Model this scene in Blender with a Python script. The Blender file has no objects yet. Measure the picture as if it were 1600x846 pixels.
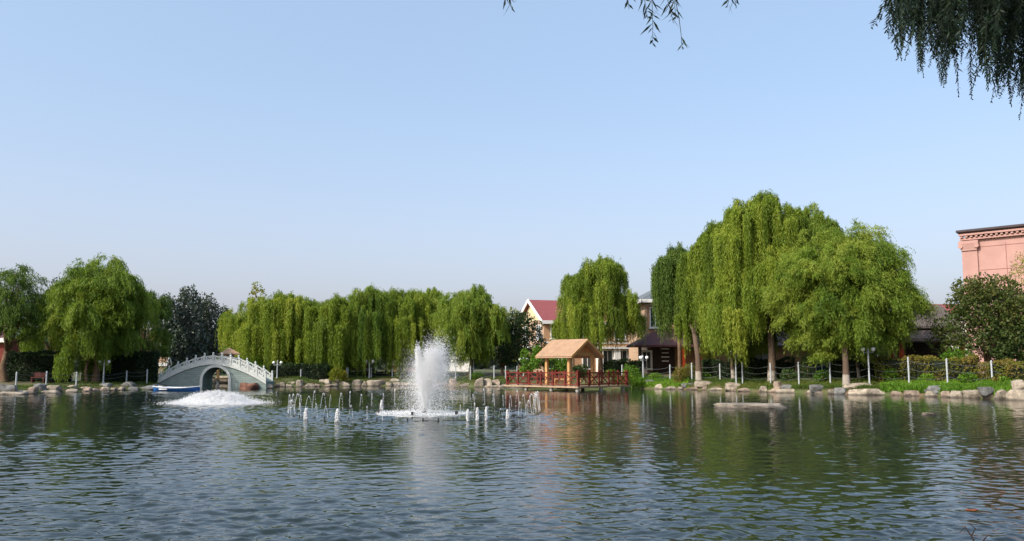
import bpy, math, random
import numpy as np
from mathutils import Vector, Matrix, Quaternion
random.seed(7)
R_ = np.random.default_rng(11)
rad = math.radians
SC = bpy.context.scene
COL = SC.collection

# ------------------------------------------------------------------ camera, sky, sun, exposure
F, CAMZ, PITCH = 1331.0, 1.7, rad(6.35)          # focal length in photo pixels (1600 wide), eye height over the water
cd = bpy.data.cameras.new('camera'); cam = bpy.data.objects.new('camera', cd); COL.objects.link(cam)
cd.sensor_width = 36.0; cd.lens = 36.0 * F / 1600.0; cd.clip_start = 0.05; cd.clip_end = 9000
cam.location = (0, 0, CAMZ); cam.rotation_euler = (math.pi/2 + PITCH, 0, 0)
SC.camera = cam
SUN_EL, SUN_AZ = rad(37), rad(-128)              # azimuth from +Y, clockwise: behind the camera, to the left
SDIR = Vector((math.sin(SUN_AZ)*math.cos(SUN_EL), math.cos(SUN_AZ)*math.cos(SUN_EL), math.sin(SUN_EL)))
w = bpy.data.worlds.new('World'); SC.world = w; w.use_nodes = True
nt = w.node_tree; bg = nt.nodes['Background']
sky = nt.nodes.new('ShaderNodeTexSky'); sky.sky_type = 'NISHITA'; sky.sun_disc = False
sky.sun_elevation = SUN_EL; sky.sun_rotation = SUN_AZ
sky.altitude = 0; sky.air_density = 1.0; sky.dust_density = 5.0; sky.ozone_density = 2.0
veil = nt.nodes.new('ShaderNodeMixRGB'); veil.inputs[0].default_value = .30          # thin high haze over the whole sky
veil.inputs[2].default_value = (4.1, 5.1, 6.6, 1)
tcw = nt.nodes.new('ShaderNodeTexCoord'); spw = nt.nodes.new('ShaderNodeSeparateXYZ'); nt.links.new(tcw.outputs['Generated'], spw.inputs[0])
mrw = nt.nodes.new('ShaderNodeMapRange'); mrw.interpolation_type = 'SMOOTHSTEP'; mrw.inputs['From Min'].default_value = -.02; mrw.inputs['From Max'].default_value = .34
nt.links.new(spw.outputs['Z'], mrw.inputs['Value'])
hz = nt.nodes.new('ShaderNodeMixRGB'); hz.inputs[1].default_value = (5.9, 5.75, 6.9, 1); hz.inputs[2].default_value = (3.75, 5.05, 6.7, 1)   # paler, milkier haze low down
nt.links.new(mrw.outputs[0], hz.inputs[0]); nt.links.new(hz.outputs[0], veil.inputs[2])
nt.links.new(sky.outputs[0], veil.inputs[1]); nt.links.new(veil.outputs[0], bg.inputs[0]); bg.inputs[1].default_value = 0.133
sd_ = bpy.data.lights.new('sun', 'SUN'); sun = bpy.data.objects.new('sun', sd_); COL.objects.link(sun)
sd_.energy = 3.0; sd_.angle = rad(0.5); sd_.color = (1.0, 0.93, 0.82)
sun.rotation_euler = SDIR.to_track_quat('Z', 'Y').to_euler()
SC.view_settings.view_transform = 'Standard'; SC.view_settings.look = 'None'
SC.view_settings.exposure = 0.7; SC.view_settings.gamma = 1.0
SC.cycles.max_bounces = 6; SC.cycles.diffuse_bounces = 3; SC.cycles.transmission_bounces = 4; SC.cycles.transparent_max_bounces = 8

# ------------------------------------------------------------------ pixel of the photograph + distance -> place
CP, SP = math.cos(PITCH), math.sin(PITCH)
def PX(u, v, Y):
    y = (423 - v) / F; k = Y / (CP - y*SP)
    return Vector(((u-800)/F*k, Y, CAMZ + (SP + y*CP)*k))
def ZV(v, Y): return PX(800, v, Y).z
def XU(u, Y, v=585): return PX(u, v, Y).x
def YV(v, z=0.0):                                  # distance where the ray of row v meets height z
    y = (423 - v) / F
    return (z - CAMZ) * (CP - y*SP) / (SP + y*CP)

# ------------------------------------------------------------------ helpers
def props(o, label=None, cat=None, group=None, kind=None):
    if label: o['label'] = label
    if cat: o['category'] = cat
    if group: o['group'] = group
    if kind: o['kind'] = kind
    return o
def thing(name, label, cat, loc=(0,0,0), rz=0, group=None):
    o = bpy.data.objects.new(name, None); COL.objects.link(o); o.empty_display_size = .2
    o.location = loc; o.rotation_euler = (0, 0, rz)
    return props(o, label, cat, group)
def link(name, me, mat=None, parent=None, loc=None):
    o = bpy.data.objects.new(name, me); COL.objects.link(o)
    if mat is not None and not me.materials: me.materials.append(mat)
    if parent: o.parent = parent
    if loc is not None: o.location = loc
    return o
def copy_tree(o, parent=None):
    c = o.copy(); COL.objects.link(c)
    if parent: c.parent = parent
    for ch in list(o.children): copy_tree(ch, c)
    return c
class MB:
    def __init__(s): s.v = []; s.f = []
    def add(s, vs, fs):
        n = len(s.v); s.v += [tuple(p) for p in vs]; s.f += [tuple(i+n for i in f) for f in fs]; return s
    def box(s, c, d, rz=0, rot=None):
        hx, hy, hz = d[0]/2, d[1]/2, d[2]/2
        M = rot if rot is not None else Matrix.Rotation(rz, 3, 'Z')
        vs = [Vector(c) + M @ Vector((x*hx, y*hy, z*hz)) for x in (-1,1) for y in (-1,1) for z in (-1,1)]
        return s.add(vs, [(0,1,3,2),(4,6,7,5),(0,4,5,1),(2,3,7,6),(0,2,6,4),(1,5,7,3)])
    def bar(s, a, b, w, h=None):                    # square bar from a to b
        a = Vector(a); b = Vector(b); d = b-a; h = h or w
        q = d.to_track_quat('Y', 'Z').to_matrix()
        return s.box((a+b)/2, (w, d.length, h), rot=q)
    def tube(s, pts, radii, n=8, caps=True):
        pts = [Vector(p) for p in pts]
        if not hasattr(radii, '__len__'): radii = [radii]*len(pts)
        vs = []; ref = None
        for i, p in enumerate(pts):
            t = (pts[min(i+1, len(pts)-1)] - pts[max(i-1, 0)]).normalized()
            if ref is None:
                ref = t.orthogonal().normalized()
            ref = (ref - t*ref.dot(t)).normalized(); b = t.cross(ref)
            for k in range(n):
                a = 2*math.pi*k/n
                vs.append(p + (ref*math.cos(a) + b*math.sin(a))*radii[i])
        fs = []
        for i in range(len(pts)-1):
            for k in range(n):
                k2 = (k+1) % n
                fs.append((i*n+k, i*n+k2, (i+1)*n+k2, (i+1)*n+k))
        if caps:
            fs.append(tuple(range(n-1, -1, -1))); m = (len(pts)-1)*n; fs.append(tuple(range(m, m+n)))
        return s.add(vs, fs)
    def lathe(s, prof, n=16, c=(0,0,0)):
        vs = [(c[0]+r*math.cos(2*math.pi*k/n), c[1]+r*math.sin(2*math.pi*k/n), c[2]+z) for r, z in prof for k in range(n)]
        fs = [(i*n+k, i*n+(k+1) % n, (i+1)*n+(k+1) % n, (i+1)*n+k) for i in range(len(prof)-1) for k in range(n)]
        fs.append(tuple(range(n-1, -1, -1))); m = (len(prof)-1)*n; fs.append(tuple(range(m, m+n)))
        return s.add(vs, fs)
    def prism(s, poly, a, b, axis='y'):             # polygon in xz pushed along y (or in xy along z, or yz along x)
        def pt(p, t): return {'y': (p[0], t, p[1]), 'z': (p[0], p[1], t), 'x': (t, p[0], p[1])}[axis]
        n = len(poly); vs = [pt(p, a) for p in poly] + [pt(p, b) for p in poly]
        fs = [tuple(range(n)), tuple(range(2*n-1, n-1, -1))] + [(i, (i+1) % n, n+(i+1) % n, n+i) for i in range(n)]
        return s.add(vs, fs)
    def build(s, name, mat, parent=None, smooth=False, loc=None):
        me = bpy.data.meshes.new(name); me.from_pydata(s.v, [], s.f); 
        import bmesh
        bm = bmesh.new(); bm.from_mesh(me); bmesh.ops.recalc_face_normals(bm, faces=bm.faces); bm.to_mesh(me); bm.free()
        if smooth: me.polygons.foreach_set('use_smooth', [True]*len(me.polygons))
        me.update()
        return link(name, me, mat, parent, loc)
def np_mesh(name, verts, faces, smooth=False, tint=None):        # verts (n,3), faces (m,k) all of one size
    me = bpy.data.meshes.new(name); verts = np.asarray(verts, np.float32); faces = np.asarray(faces, np.int32)
    m, k = faces.shape
    me.vertices.add(len(verts)); me.vertices.foreach_set('co', verts.ravel())
    me.loops.add(m*k); me.loops.foreach_set('vertex_index', faces.ravel())
    me.polygons.add(m); me.polygons.foreach_set('loop_start', np.arange(0, m*k, k, dtype=np.int32))
    try: me.polygons.foreach_set('loop_total', np.full(m, k, np.int32))
    except Exception: pass
    if smooth: me.polygons.foreach_set('use_smooth', np.ones(m, bool))
    if tint is not None:
        a = me.attributes.new('tint', 'FLOAT', 'POINT'); a.data.foreach_set('value', np.asarray(tint, np.float32))
    me.update(calc_edges=True); me.validate()
    return me

# ------------------------------------------------------------------ materials
def mat_new(name):
    m = bpy.data.materials.new(name); m.use_nodes = True
    return m, m.node_tree, m.node_tree.nodes['Principled BSDF']
def mat(name, col, rough=.7, var=.18, scale=3.0, bump=0.0, bscale=20.0, metal=0.0, col2=None, spec=.3, objvar=0.0):
    m, t, b = mat_new(name)
    b.inputs['Roughness'].default_value = rough; b.inputs['Metallic'].default_value = metal
    b.inputs['Specular IOR Level'].default_value = spec
    tc = t.nodes.new('ShaderNodeTexCoord')
    nz = t.nodes.new('ShaderNodeTexNoise'); nz.inputs['Scale'].default_value = scale; nz.inputs['Detail'].default_value = 6; nz.inputs['Roughness'].default_value = .65
    t.links.new(tc.outputs['Object'], nz.inputs['Vector'])
    cr = t.nodes.new('ShaderNodeValToRGB'); e = cr.color_ramp.elements
    c2 = col2 or tuple(c*(1-var) for c in col)
    e[0].position = .36; e[1].position = .64
    e[0].color = (*c2, 1); e[1].color = (*[min(1, c*(1+var*.6)) for c in col], 1)
    t.links.new(nz.outputs['Fac'], cr.inputs['Fac'])
    out = cr.outputs['Color']
    if objvar:
        oi = t.nodes.new('ShaderNodeObjectInfo'); mr = t.nodes.new('ShaderNodeMapRange')
        mr.inputs['To Min'].default_value = 1-objvar; mr.inputs['To Max'].default_value = 1+objvar*.6
        t.links.new(oi.outputs['Random'], mr.inputs['Value'])
        mx = t.nodes.new('ShaderNodeVectorMath'); mx.operation = 'SCALE'
        t.links.new(out, mx.inputs[0]); t.links.new(mr.outputs[0], mx.inputs['Scale']); out = mx.outputs[0]
    t.links.new(out, b.inputs['Base Color'])
    if bump:
        n2 = t.nodes.new('ShaderNodeTexNoise'); n2.inputs['Scale'].default_value = bscale; n2.inputs['Detail'].default_value = 5
        t.links.new(tc.outputs['Object'], n2.inputs['Vector'])
        bp = t.nodes.new('ShaderNodeBump'); bp.inputs['Strength'].default_value = bump; bp.inputs['Distance'].default_value = .05
        t.links.new(n2.outputs['Fac'], bp.inputs['Height']); t.links.new(bp.outputs[0], b.inputs['Normal'])
    return m
def leafmat(name, dark, mid, light, trans=.42, rough=.55, spec=.25):
    m, t, b = mat_new(name)
    at = t.nodes.new('ShaderNodeAttribute'); at.attribute_name = 'tint'
    cr = t.nodes.new('ShaderNodeValToRGB'); e = cr.color_ramp.elements
    e[0].position = 0; e[0].color = (*dark, 1); e[1].position = 1; e[1].color = (*light, 1)
    k = e.new(.5); k.color = (*mid, 1)
    t.links.new(at.outputs['Fac'], cr.inputs['Fac'])
    b.inputs['Roughness'].default_value = rough; b.inputs['Specular IOR Level'].default_value = spec
    t.links.new(cr.outputs[0], b.inputs['Base Color'])
    tr = t.nodes.new('ShaderNodeBsdfTranslucent'); 
    mul = t.nodes.new('ShaderNodeMixRGB'); mul.blend_type = 'MULTIPLY'; mul.inputs[0].default_value = 1
    mul.inputs[2].default_value = (1.15, 1.1, .5, 1); t.links.new(cr.outputs[0], mul.inputs[1]); t.links.new(mul.outputs[0], tr.inputs['Color'])
    mx = t.nodes.new('ShaderNodeMixShader'); mx.inputs[0].default_value = trans
    t.links.new(b.outputs[0], mx.inputs[1]); t.links.new(tr.outputs[0], mx.inputs[2])
    t.links.new(mx.outputs[0], t.nodes['Material Output'].inputs['Surface'])
    return m
def brickmat(name, c1, c2, mortar, scale=6.0):
    m, t, b = mat_new(name)
    tc = t.nodes.new('ShaderNodeTexCoord'); mp = t.nodes.new('ShaderNodeMapping'); mp.inputs['Rotation'].default_value = (rad(90), 0, 0)
    br = t.nodes.new('ShaderNodeTexBrick'); br.inputs['Scale'].default_value = scale
    br.inputs['Color1'].default_value = (*c1, 1); br.inputs['Color2'].default_value = (*c2, 1); br.inputs['Mortar'].default_value = (*mortar, 1)
    br.inputs['Mortar Size'].default_value = .03; br.inputs['Row Height'].default_value = .35; br.inputs['Brick Width'].default_value = .9
    t.links.new(tc.outputs['Object'], mp.inputs['Vector']); t.links.new(mp.outputs[0], br.inputs['Vector'])
    nz = t.nodes.new('ShaderNodeTexNoise'); nz.inputs['Scale'].default_value = 1.3; nz.inputs['Detail'].default_value = 5
    t.links.new(tc.outputs['Object'], nz.inputs['Vector'])
    mx = t.nodes.new('ShaderNodeMixRGB'); mx.blend_type = 'MULTIPLY'; mx.inputs[0].default_value = .35
    t.links.new(br.outputs['Color'], mx.inputs[1]); t.links.new(nz.outputs['Fac'], mx.inputs[2])
    t.links.new(mx.outputs[0], b.inputs['Base Color']); b.inputs['Roughness'].default_value = .85
    return m
def roofmat(name, c1, c2, pitch=.28, axis=0):
    m, t, b = mat_new(name)
    tc = t.nodes.new('ShaderNodeTexCoord')
    wv = t.nodes.new('ShaderNodeTexWave'); wv.wave_type = 'BANDS'; wv.bands_direction = 'XYZ'[axis]; wv.inputs['Scale'].default_value = 1/pitch/3.14*1.57
    wv.inputs['Distortion'].default_value = .3
    t.links.new(tc.outputs['Object'], wv.inputs['Vector'])
    nz = t.nodes.new('ShaderNodeTexNoise'); nz.inputs['Scale'].default_value = 2; nz.inputs['Detail'].default_value = 6
    t.links.new(tc.outputs['Object'], nz.inputs['Vector'])
    mx = t.nodes.new('ShaderNodeMixRGB'); mx.inputs[1].default_value = (*c1, 1); mx.inputs[2].default_value = (*c2, 1)
    t.links.new(nz.outputs['Fac'], mx.inputs[0]); t.links.new(mx.outputs[0], b.inputs['Base Color'])
    bp = t.nodes.new('ShaderNodeBump'); bp.inputs['Strength'].default_value = .6; bp.inputs['Distance'].default_value = .04
    t.links.new(wv.outputs['Fac'], bp.inputs['Height']); t.links.new(bp.outputs[0], b.inputs['Normal'])
    b.inputs['Roughness'].default_value = .7
    return m
M = {}
M['bark'] = mat('bark', (.13,.085,.05), .9, .45, 6, .8, 25)
M['white_metal'] = mat('white_paint_metal', (.38,.41,.43), .5, .12, 5)
M['globe'] = mat('milk_glass_globe', (.8,.8,.78), .25, .03, 3, spec=.5)
M['chain'] = mat('chain_metal', (.07,.08,.08), .5, .2, 8)
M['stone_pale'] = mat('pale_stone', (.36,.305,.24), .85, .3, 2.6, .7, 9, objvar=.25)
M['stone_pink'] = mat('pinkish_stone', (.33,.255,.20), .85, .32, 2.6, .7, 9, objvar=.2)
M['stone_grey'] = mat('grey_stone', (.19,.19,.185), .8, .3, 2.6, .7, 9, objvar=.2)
M['granite'] = mat('green_granite', (.27,.33,.31), .75, .28, 1.8, .4, 14)
M['marble'] = mat('white_stone_balustrade', (.52,.54,.51), .65, .15, 3, .2, 20)
M['wood_roof'] = roofmat('cedar_shingle', (.46,.28,.165), (.24,.155,.095), .22, 1)
M['wood_post'] = mat('varnished_yellow_pine', (.48,.27,.11), .5, .2, 4)
M['wood_red'] = mat('dark_red_painted_wood', (.135,.022,.015), .5, .25, 6)
M['deck'] = mat('weathered_deck_board', (.34,.24,.16), .8, .3, 5, .3, 14)
M['concrete'] = mat('pale_concrete', (.45,.43,.4), .85, .2, 4, .3, 14)
M['cream'] = mat('cream_render', (.62,.50,.30), .85, .1, 2)
M['orange_brick'] = brickmat('orange_brick', (.60,.32,.16), (.52,.27,.13), (.5,.4,.3), 5)
M['tan_brick'] = brickmat('tan_brick', (.42,.27,.17), (.34,.20,.13), (.42,.36,.3), 5)
M['white_trim'] = mat('white_trim', (.72,.71,.68), .6, .06, 3)
M['glass_dark'] = mat('dark_window_glass', (.03,.045,.05), .08, .3, 2, spec=.6)
M['red_tile'] = roofmat('red_roof_tile', (.25,.06,.06), (.19,.045,.045), .3, 0)
M['grey_tile'] = roofmat('grey_roof_tile', (.13,.15,.16), (.09,.10,.11), .3, 0)
M['maroon_tile'] = roofmat('maroon_roof_tile', (.10,.035,.04), (.07,.025,.03), .25, 0)
M['brown_tile'] = roofmat('brown_roof_tile', (.11,.085,.075), (.075,.06,.055), .2, 0)
M['red_col'] = mat('red_lacquer_column', (.42,.06,.02), .45, .15, 4)
M['dark_wood'] = mat('dark_stained_wood', (.035,.02,.016), .6, .3, 4)
M['pink'] = mat('pink_render', (.405,.235,.205), .8, .10, .7)
M['pink_dark'] = mat('pink_joint', (.25,.115,.10), .8, .1, 1)
M['roof_dark'] = mat('dark_cornice_roof', (.05,.035,.04), .6, .2, 2)
M['boat_blue'] = mat('blue_boat_paint', (.03,.13,.38), .4, .15, 4)
M['boat_white'] = mat('white_boat_paint', (.6,.62,.64), .4, .15, 4)
M['black_metal'] = mat('black_nozzle_metal', (.03,.03,.032), .5, .2, 6)
M['soil'] = mat('brown_bank_soil', (.24,.13,.085), .95, .35, 3, .7, 10)
M['panel'] = mat('grey_notice_panel', (.34,.38,.4), .3, .1, 2, spec=.5)
def foam_mat(name, col, trans):
    m, t, b = mat_new(name)
    b.inputs['Base Color'].default_value = (*col, 1); b.inputs['Roughness'].default_value = .5
    tr = t.nodes.new('ShaderNodeBsdfTranslucent'); tr.inputs[0].default_value = (*col, 1)
    mx = t.nodes.new('ShaderNodeMixShader'); mx.inputs[0].default_value = trans
    t.links.new(b.outputs[0], mx.inputs[1]); t.links.new(tr.outputs[0], mx.inputs[2]); t.links.new(mx.outputs[0], t.nodes['Material Output'].inputs['Surface'])
    return m
M['foam'] = foam_mat('white_water_foam', (.86,.87,.88), .4)
M['drops'] = foam_mat('water_drops', (.95,.96,.97), .5)
M['wil_bright'] = leafmat('willow_leaf_bright', (.080,.135,.014), (.182,.262,.025), (.33,.372,.05))
M['wil_mid'] = leafmat('willow_leaf_mid', (.062,.118,.014), (.145,.230,.024), (.27,.330,.05))
M['wil_deep'] = leafmat('willow_leaf_deep', (.036,.078,.016), (.078,.142,.022), (.145,.212,.04))
M['poplar'] = leafmat('poplar_leaf', (.030,.048,.036), (.050,.072,.052), (.10,.125,.10), .2, .4, .5)
M['yellowing'] = leafmat('yellowing_leaf', (.12,.16,.015), (.22,.24,.025), (.33,.28,.035))
M['evergreen'] = leafmat('evergreen_leaf', (.013,.032,.009), (.026,.056,.013), (.052,.092,.022), .15)
M['hedge'] = leafmat('hedge_leaf', (.008,.022,.006), (.014,.034,.008), (.024,.050,.012), .15)
M['shrub'] = leafmat('shrub_leaf', (.055,.13,.010), (.10,.21,.016), (.17,.28,.028), .3)
M['hedge_brown'] = leafmat('bronze_hedge_leaf', (.085,.11,.018), (.13,.14,.022), (.17,.13,.035), .25, .8, .08)
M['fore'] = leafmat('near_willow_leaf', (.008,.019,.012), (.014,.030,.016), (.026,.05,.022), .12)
M['blade'] = leafmat('grass_blade', (.04,.075,.010), (.075,.125,.016), (.15,.15,.035), .3)

# trunk with a limewashed foot (paint up to about 1 m)
def limewash():
    m, t, b = mat_new('limewashed_bark')
    tc = t.nodes.new('ShaderNodeTexCoord'); sp = t.nodes.new('ShaderNodeSeparateXYZ'); t.links.new(tc.outputs['Object'], sp.inputs[0])
    nz = t.nodes.new('ShaderNodeTexNoise'); nz.inputs['Scale'].default_value = 7; nz.inputs['Detail'].default_value = 6; t.links.new(tc.outputs['Object'], nz.inputs['Vector'])
    ad = t.nodes.new('ShaderNodeMath'); ad.operation = 'MULTIPLY_ADD'; ad.inputs[1].default_value = .25
    t.links.new(nz.outputs['Fac'], ad.inputs[0]); t.links.new(sp.outputs['Z'], ad.inputs[2])
    lt = t.nodes.new('ShaderNodeMath'); lt.operation = 'LESS_THAN'; lt.inputs[1].default_value = .85; t.links.new(ad.outputs[0], lt.inputs[0])
    cr = t.nodes.new('ShaderNodeValToRGB'); cr.color_ramp.elements[0].color = (.045,.03,.02,1); cr.color_ramp.elements[1].color = (.13,.085,.055,1); t.links.new(nz.outputs['Fac'], cr.inputs[0])
    cw = t.nodes.new('ShaderNodeValToRGB'); cw.color_ramp.elements[0].color = (.15,.12,.09,1); cw.color_ramp.elements[1].color = (.40,.36,.31,1); t.links.new(nz.outputs['Fac'], cw.inputs[0])
    mx = t.nodes.new('ShaderNodeMixRGB'); t.links.new(lt.outputs[0], mx.inputs[0]); t.links.new(cr.outputs[0], mx.inputs[1]); t.links.new(cw.outputs[0], mx.inputs[2])
    t.links.new(mx.outputs[0], b.inputs['Base Color']); b.inputs['Roughness'].default_value = .9
    bp = t.nodes.new('ShaderNodeBump'); bp.inputs['Strength'].default_value = .7; bp.inputs['Distance'].default_value = .03; t.links.new(nz.outputs['Fac'], bp.inputs['Height']); t.links.new(bp.outputs[0], b.inputs['Normal'])
    return m
M['lime'] = limewash()

# ------------------------------------------------------------------ ground with the lake basin, water
SHORE_V = [(-420,655),(-200,634),(-90,624),(0,618),(50,616),(100,614),(160,611.5),(205,610.5),(244,610)]
SHORE_V2 = [(420,605.3),(480,605),(560,604),(640,603.6),(700,604),(745,605.5),(800,605),(850,605),(900,605),(950,606.5),(985,607.5),(1050,609),(1100,610),(1160,612),(1220,614),(1280,616),(1340,617.5),(1400,618.5),(1450,620),(1520,622.5),(1600,626),(1700,633),(1850,650)]
su = np.array([p[0] for p in SHORE_V+SHORE_V2], float); sv = np.array([p[1] for p in SHORE_V+SHORE_V2], float)
def shoreY(u): return YV(float(np.interp(u, su, sv)))
def shoreP(u):
    Y = shoreY(u); return (XU(u, Y, 605), Y)
lake = [shoreP(u) for u, _ in SHORE_V]
lake += [(-24.6,61),(-24.8,66),(-29.8,80),(-33,90),(-28.2,90),(-25.6,80),(-21.2,66.5)]
lake += [shoreP(u) for u, _ in SHORE_V2]
lake += [(44,20),(40,8),(20,4.2),(6,3.6),(-6,3.4),(-20,4),(-36,9),(-40,22)]
LK = np.array(lake)
def sdist(x, y):                                    # + on land, - in the lake
    x = np.asarray(x, float).ravel(); y = np.asarray(y, float).ravel()
    best = np.full(x.shape, 1e9); ins = np.zeros(x.shape, bool)
    n = len(LK)
    for i in range(n):
        ax, ay = LK[i]; bx, by = LK[(i+1) % n]
        dx, dy = bx-ax, by-ay; L2 = dx*dx+dy*dy
        t = np.clip(((x-ax)*dx+(y-ay)*dy)/L2, 0, 1)
        best = np.minimum(best, np.hypot(x-ax-t*dx, y-ay-t*dy))
        c = ((ay > y) != (by > y)) & (x < (bx-ax)*(y-ay)/(by-ay+1e-12)+ax)
        ins ^= c
    return np.where(ins, -best, best)
def hnoise(x, y):
    return (np.sin(x*.9+1.3*np.sin(y*.5))*np.cos(y*.8+.7)+.5*np.sin(x*2.1+y*1.7+1))*.05
def gz(x, y):
    x = np.asarray(x, float); y = np.asarray(y, float)
    s = sdist(x, y).reshape(np.shape(x))
    z = np.interp(s, [-4,-1,-.15,.35,2.2,6,14,40], [-1.6,-1.0,-.25,.30,.66,.88,.98,1.0])
    k = np.interp(x + .0*y, [-30,-17], [.62,1.0]); k = np.where(y < 20, .45, k)
    return np.where(z > 0, z*k, z) + np.where(s > .3, hnoise(x, y), 0)
def GZ(x, y): return float(gz(np.array([x]), np.array([y]))[0])
def back(u, d):                                      # a point d metres further away than the shore along column u
    Y = shoreY(u) + d; x = XU(u, Y); return Vector((x, Y, GZ(x, Y)))

def polar(rr, aa):
    A, Rr = np.meshgrid(aa, rr); return Rr*np.sin(A), Rr*np.cos(A)
def gridfaces(nr, na, wrap=False):
    i = np.arange(nr-1)[:, None]; j = np.arange(na if wrap else na-1)[None, :]; j2 = (j+1) % na
    return np.stack([i*na+j, i*na+j2, (i+1)*na+j2, (i+1)*na+j], -1).reshape(-1, 4)[:, ::-1]
rr = np.concatenate([[.01], np.arange(1, 40, 1.2), np.arange(40, 84, .42), np.geomspace(84, 130, 50), np.geomspace(134, 6000, 40)])
aa = np.concatenate([np.arange(-180, -46, 4), np.arange(-46, 46, .36), np.arange(46, 180, 4)])*math.pi/180
gx, gy = polar(rr, aa); g3 = np.stack([gx, gy, gz(gx, gy)], -1).reshape(-1, 3)
gm, t, b = mat_new('bank_earth_and_lawn')
tc = t.nodes.new('ShaderNodeTexCoord')
n1 = t.nodes.new('ShaderNodeTexNoise'); n1.inputs['Scale'].default_value = .55; n1.inputs['Detail'].default_value = 8; n1.inputs['Roughness'].default_value = .7
t.links.new(tc.outputs['Object'], n1.inputs['Vector'])
cr = t.nodes.new('ShaderNodeValToRGB'); e = cr.color_ramp.elements
e[0].position = .40; e[0].color = (.13,.085,.05,1); e[1].position = .62; e[1].color = (.055,.085,.018,1); k = e.new(.5); k.color = (.07,.08,.025,1)
t.links.new(n1.outputs['Fac'], cr.inputs[0]); t.links.new(cr.outputs[0], b.inputs['Base Color']); b.inputs['Roughness'].default_value = .95
n2 = t.nodes.new('ShaderNodeTexNoise'); n2.inputs['Scale'].default_value = 12; n2.inputs['Detail'].default_value = 4; t.links.new(tc.outputs['Object'], n2.inputs['Vector'])
bp = t.nodes.new('ShaderNodeBump'); bp.inputs['Strength'].default_value = .8; bp.inputs['Distance'].default_value = .08; t.links.new(n2.outputs['Fac'], bp.inputs['Height']); t.links.new(bp.outputs[0], b.inputs['Normal'])
props(link('ground', np_mesh('ground', g3, gridfaces(len(rr), len(aa), True), True), gm), 'grassy earth bank around the lake', 'ground', kind='structure')

# water: real ripples, finer near the eye
rr = np.geomspace(5.0, 100, 1000); aa = np.linspace(-38, 38, 760)*math.pi/180
wx, wy = polar(rr, aa); step = (rr*math.log(rr[1]/rr[0]))[:, None]
wz = np.zeros_like(wx)
rw = np.random.default_rng(5)
gust = .82 + .22*np.sin(wx*.085-wy*.16+2)*np.sin(wx*.05+wy*.11) + .30*np.sin(wx*.21+wy*.13+1.2*np.sin(wy*.17))*np.cos(wy*.19-wx*.07) + .22*np.sin(wx*.6+wy*.45+1.5*np.sin(wx*.3))
lee = 1/(1+np.exp(-(wx-.05*wy+2.6)/2.5))*np.clip((wy-5)/7, 0, 1)          # calmer water under the right bank
lee2 = 1/(1+np.exp((wx+.33*wy)/2.0))*np.clip((wy-12)/10, 0, 1)*np.clip((40-wy)/8, 0, 1)   # and under the left willows
gust = gust*(1-.66*lee)*(1-.45*lee2)*(1+.35*np.exp(-((wy-5)/7)**2))*(1+.35*np.exp(-((wx+5)/9)**2-((wy-31)/9)**2))
for lam in np.geomspace(.085, .66, 76):
    th = rw.normal(0, .80) + rad(6); k = 2*math.pi/lam
    kx, ky = k*math.sin(th), k*math.cos(th)
    a = .0235*min(1.05, (lam/.24)**.6)*(1 if lam < .5 else (.5/lam)**.5)/k
    fade = np.clip((lam/(2.2*step)) - .6, 0, 1)
    ph = rw.uniform(0, 6.28) + 1.5*np.sin(wx*rw.uniform(.2,1.1)+wy*rw.uniform(.2,1.1)+rw.uniform(0,6))
    env = .55+.9*np.sin(wx*rw.uniform(-.8,.8)+wy*rw.uniform(-.7,.7)+rw.uniform(0,6))**2
    s = kx*wx+ky*wy+ph
    wz += a*fade*gust*env*(np.sin(s) + .34*np.cos(2*s))
wm, t, b = mat_new('lake_water')
b.inputs['Base Color'].default_value = (.012,.019,.016,1); b.inputs['Roughness'].default_value = .045; b.inputs['IOR'].default_value = 1.333; b.inputs['Specular IOR Level'].default_value = .38
tc = t.nodes.new('ShaderNodeTexCoord'); mp = t.nodes.new('ShaderNodeMapping'); mp.inputs['Scale'].default_value = (2.6, 5.0, 1)
t.links.new(tc.outputs['Object'], mp.inputs['Vector'])
n1 = t.nodes.new('ShaderNodeTexNoise'); n1.inputs['Scale'].default_value = 1.0; n1.inputs['Detail'].default_value = 4; n1.inputs['Distortion'].default_value = .6
t.links.new(mp.outputs[0], n1.inputs['Vector'])
bp = t.nodes.new('ShaderNodeBump'); bp.inputs['Strength'].default_value = .14; bp.inputs['Distance'].default_value = .04
t.links.new(n1.outputs['Fac'], bp.inputs['Height']); t.links.new(bp.outputs[0], b.inputs['Normal'])
props(link('water', np_mesh('water', np.stack([wx, wy, wz], -1).reshape(-1, 3), gridfaces(len(rr), len(aa)), True), wm), 'rippled lake water', 'water', kind='structure')
M['red_brick'] = brickmat('red_brick', (.40,.10,.04), (.33,.08,.035), (.3,.15,.1), 5)
M['tan_brick2'] = brickmat('pinkish_brick', (.42,.24,.17), (.36,.2,.14), (.4,.34,.3), 5)
M['wood_gable'] = mat('orange_gable_board', (.50,.22,.08), .55, .2, 4)
M['granite_block'] = brickmat('granite_block', (.28,.345,.32), (.215,.28,.26), (.17,.21,.2), 2.4)
M['wet_rim'] = mat('wet_platform', (.36,.37,.37), .25, .3, 3)
M['red_leaf'] = mat('fallen_leaf', (.45,.10,.03), .5, .3, 20)
M['dark_red_wall'] = mat('dark_red_wall', (.16,.03,.02), .8, .2, 3)
M['cherry'] = leafmat('cherry_leaf', (.022,.046,.010), (.048,.078,.015), (.11,.105,.025), .2)
M['pinkish'] = mat('muted_pink_wall', (.34,.13,.11), .8, .2, 3)  # red muted to pink, the veil of spray put into the colour
M['red_shaded'] = mat('shaded_red_paint', (.085,.018,.014), .6, .3, 6)  # bench red, the shade it sits in put into the colour

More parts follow.
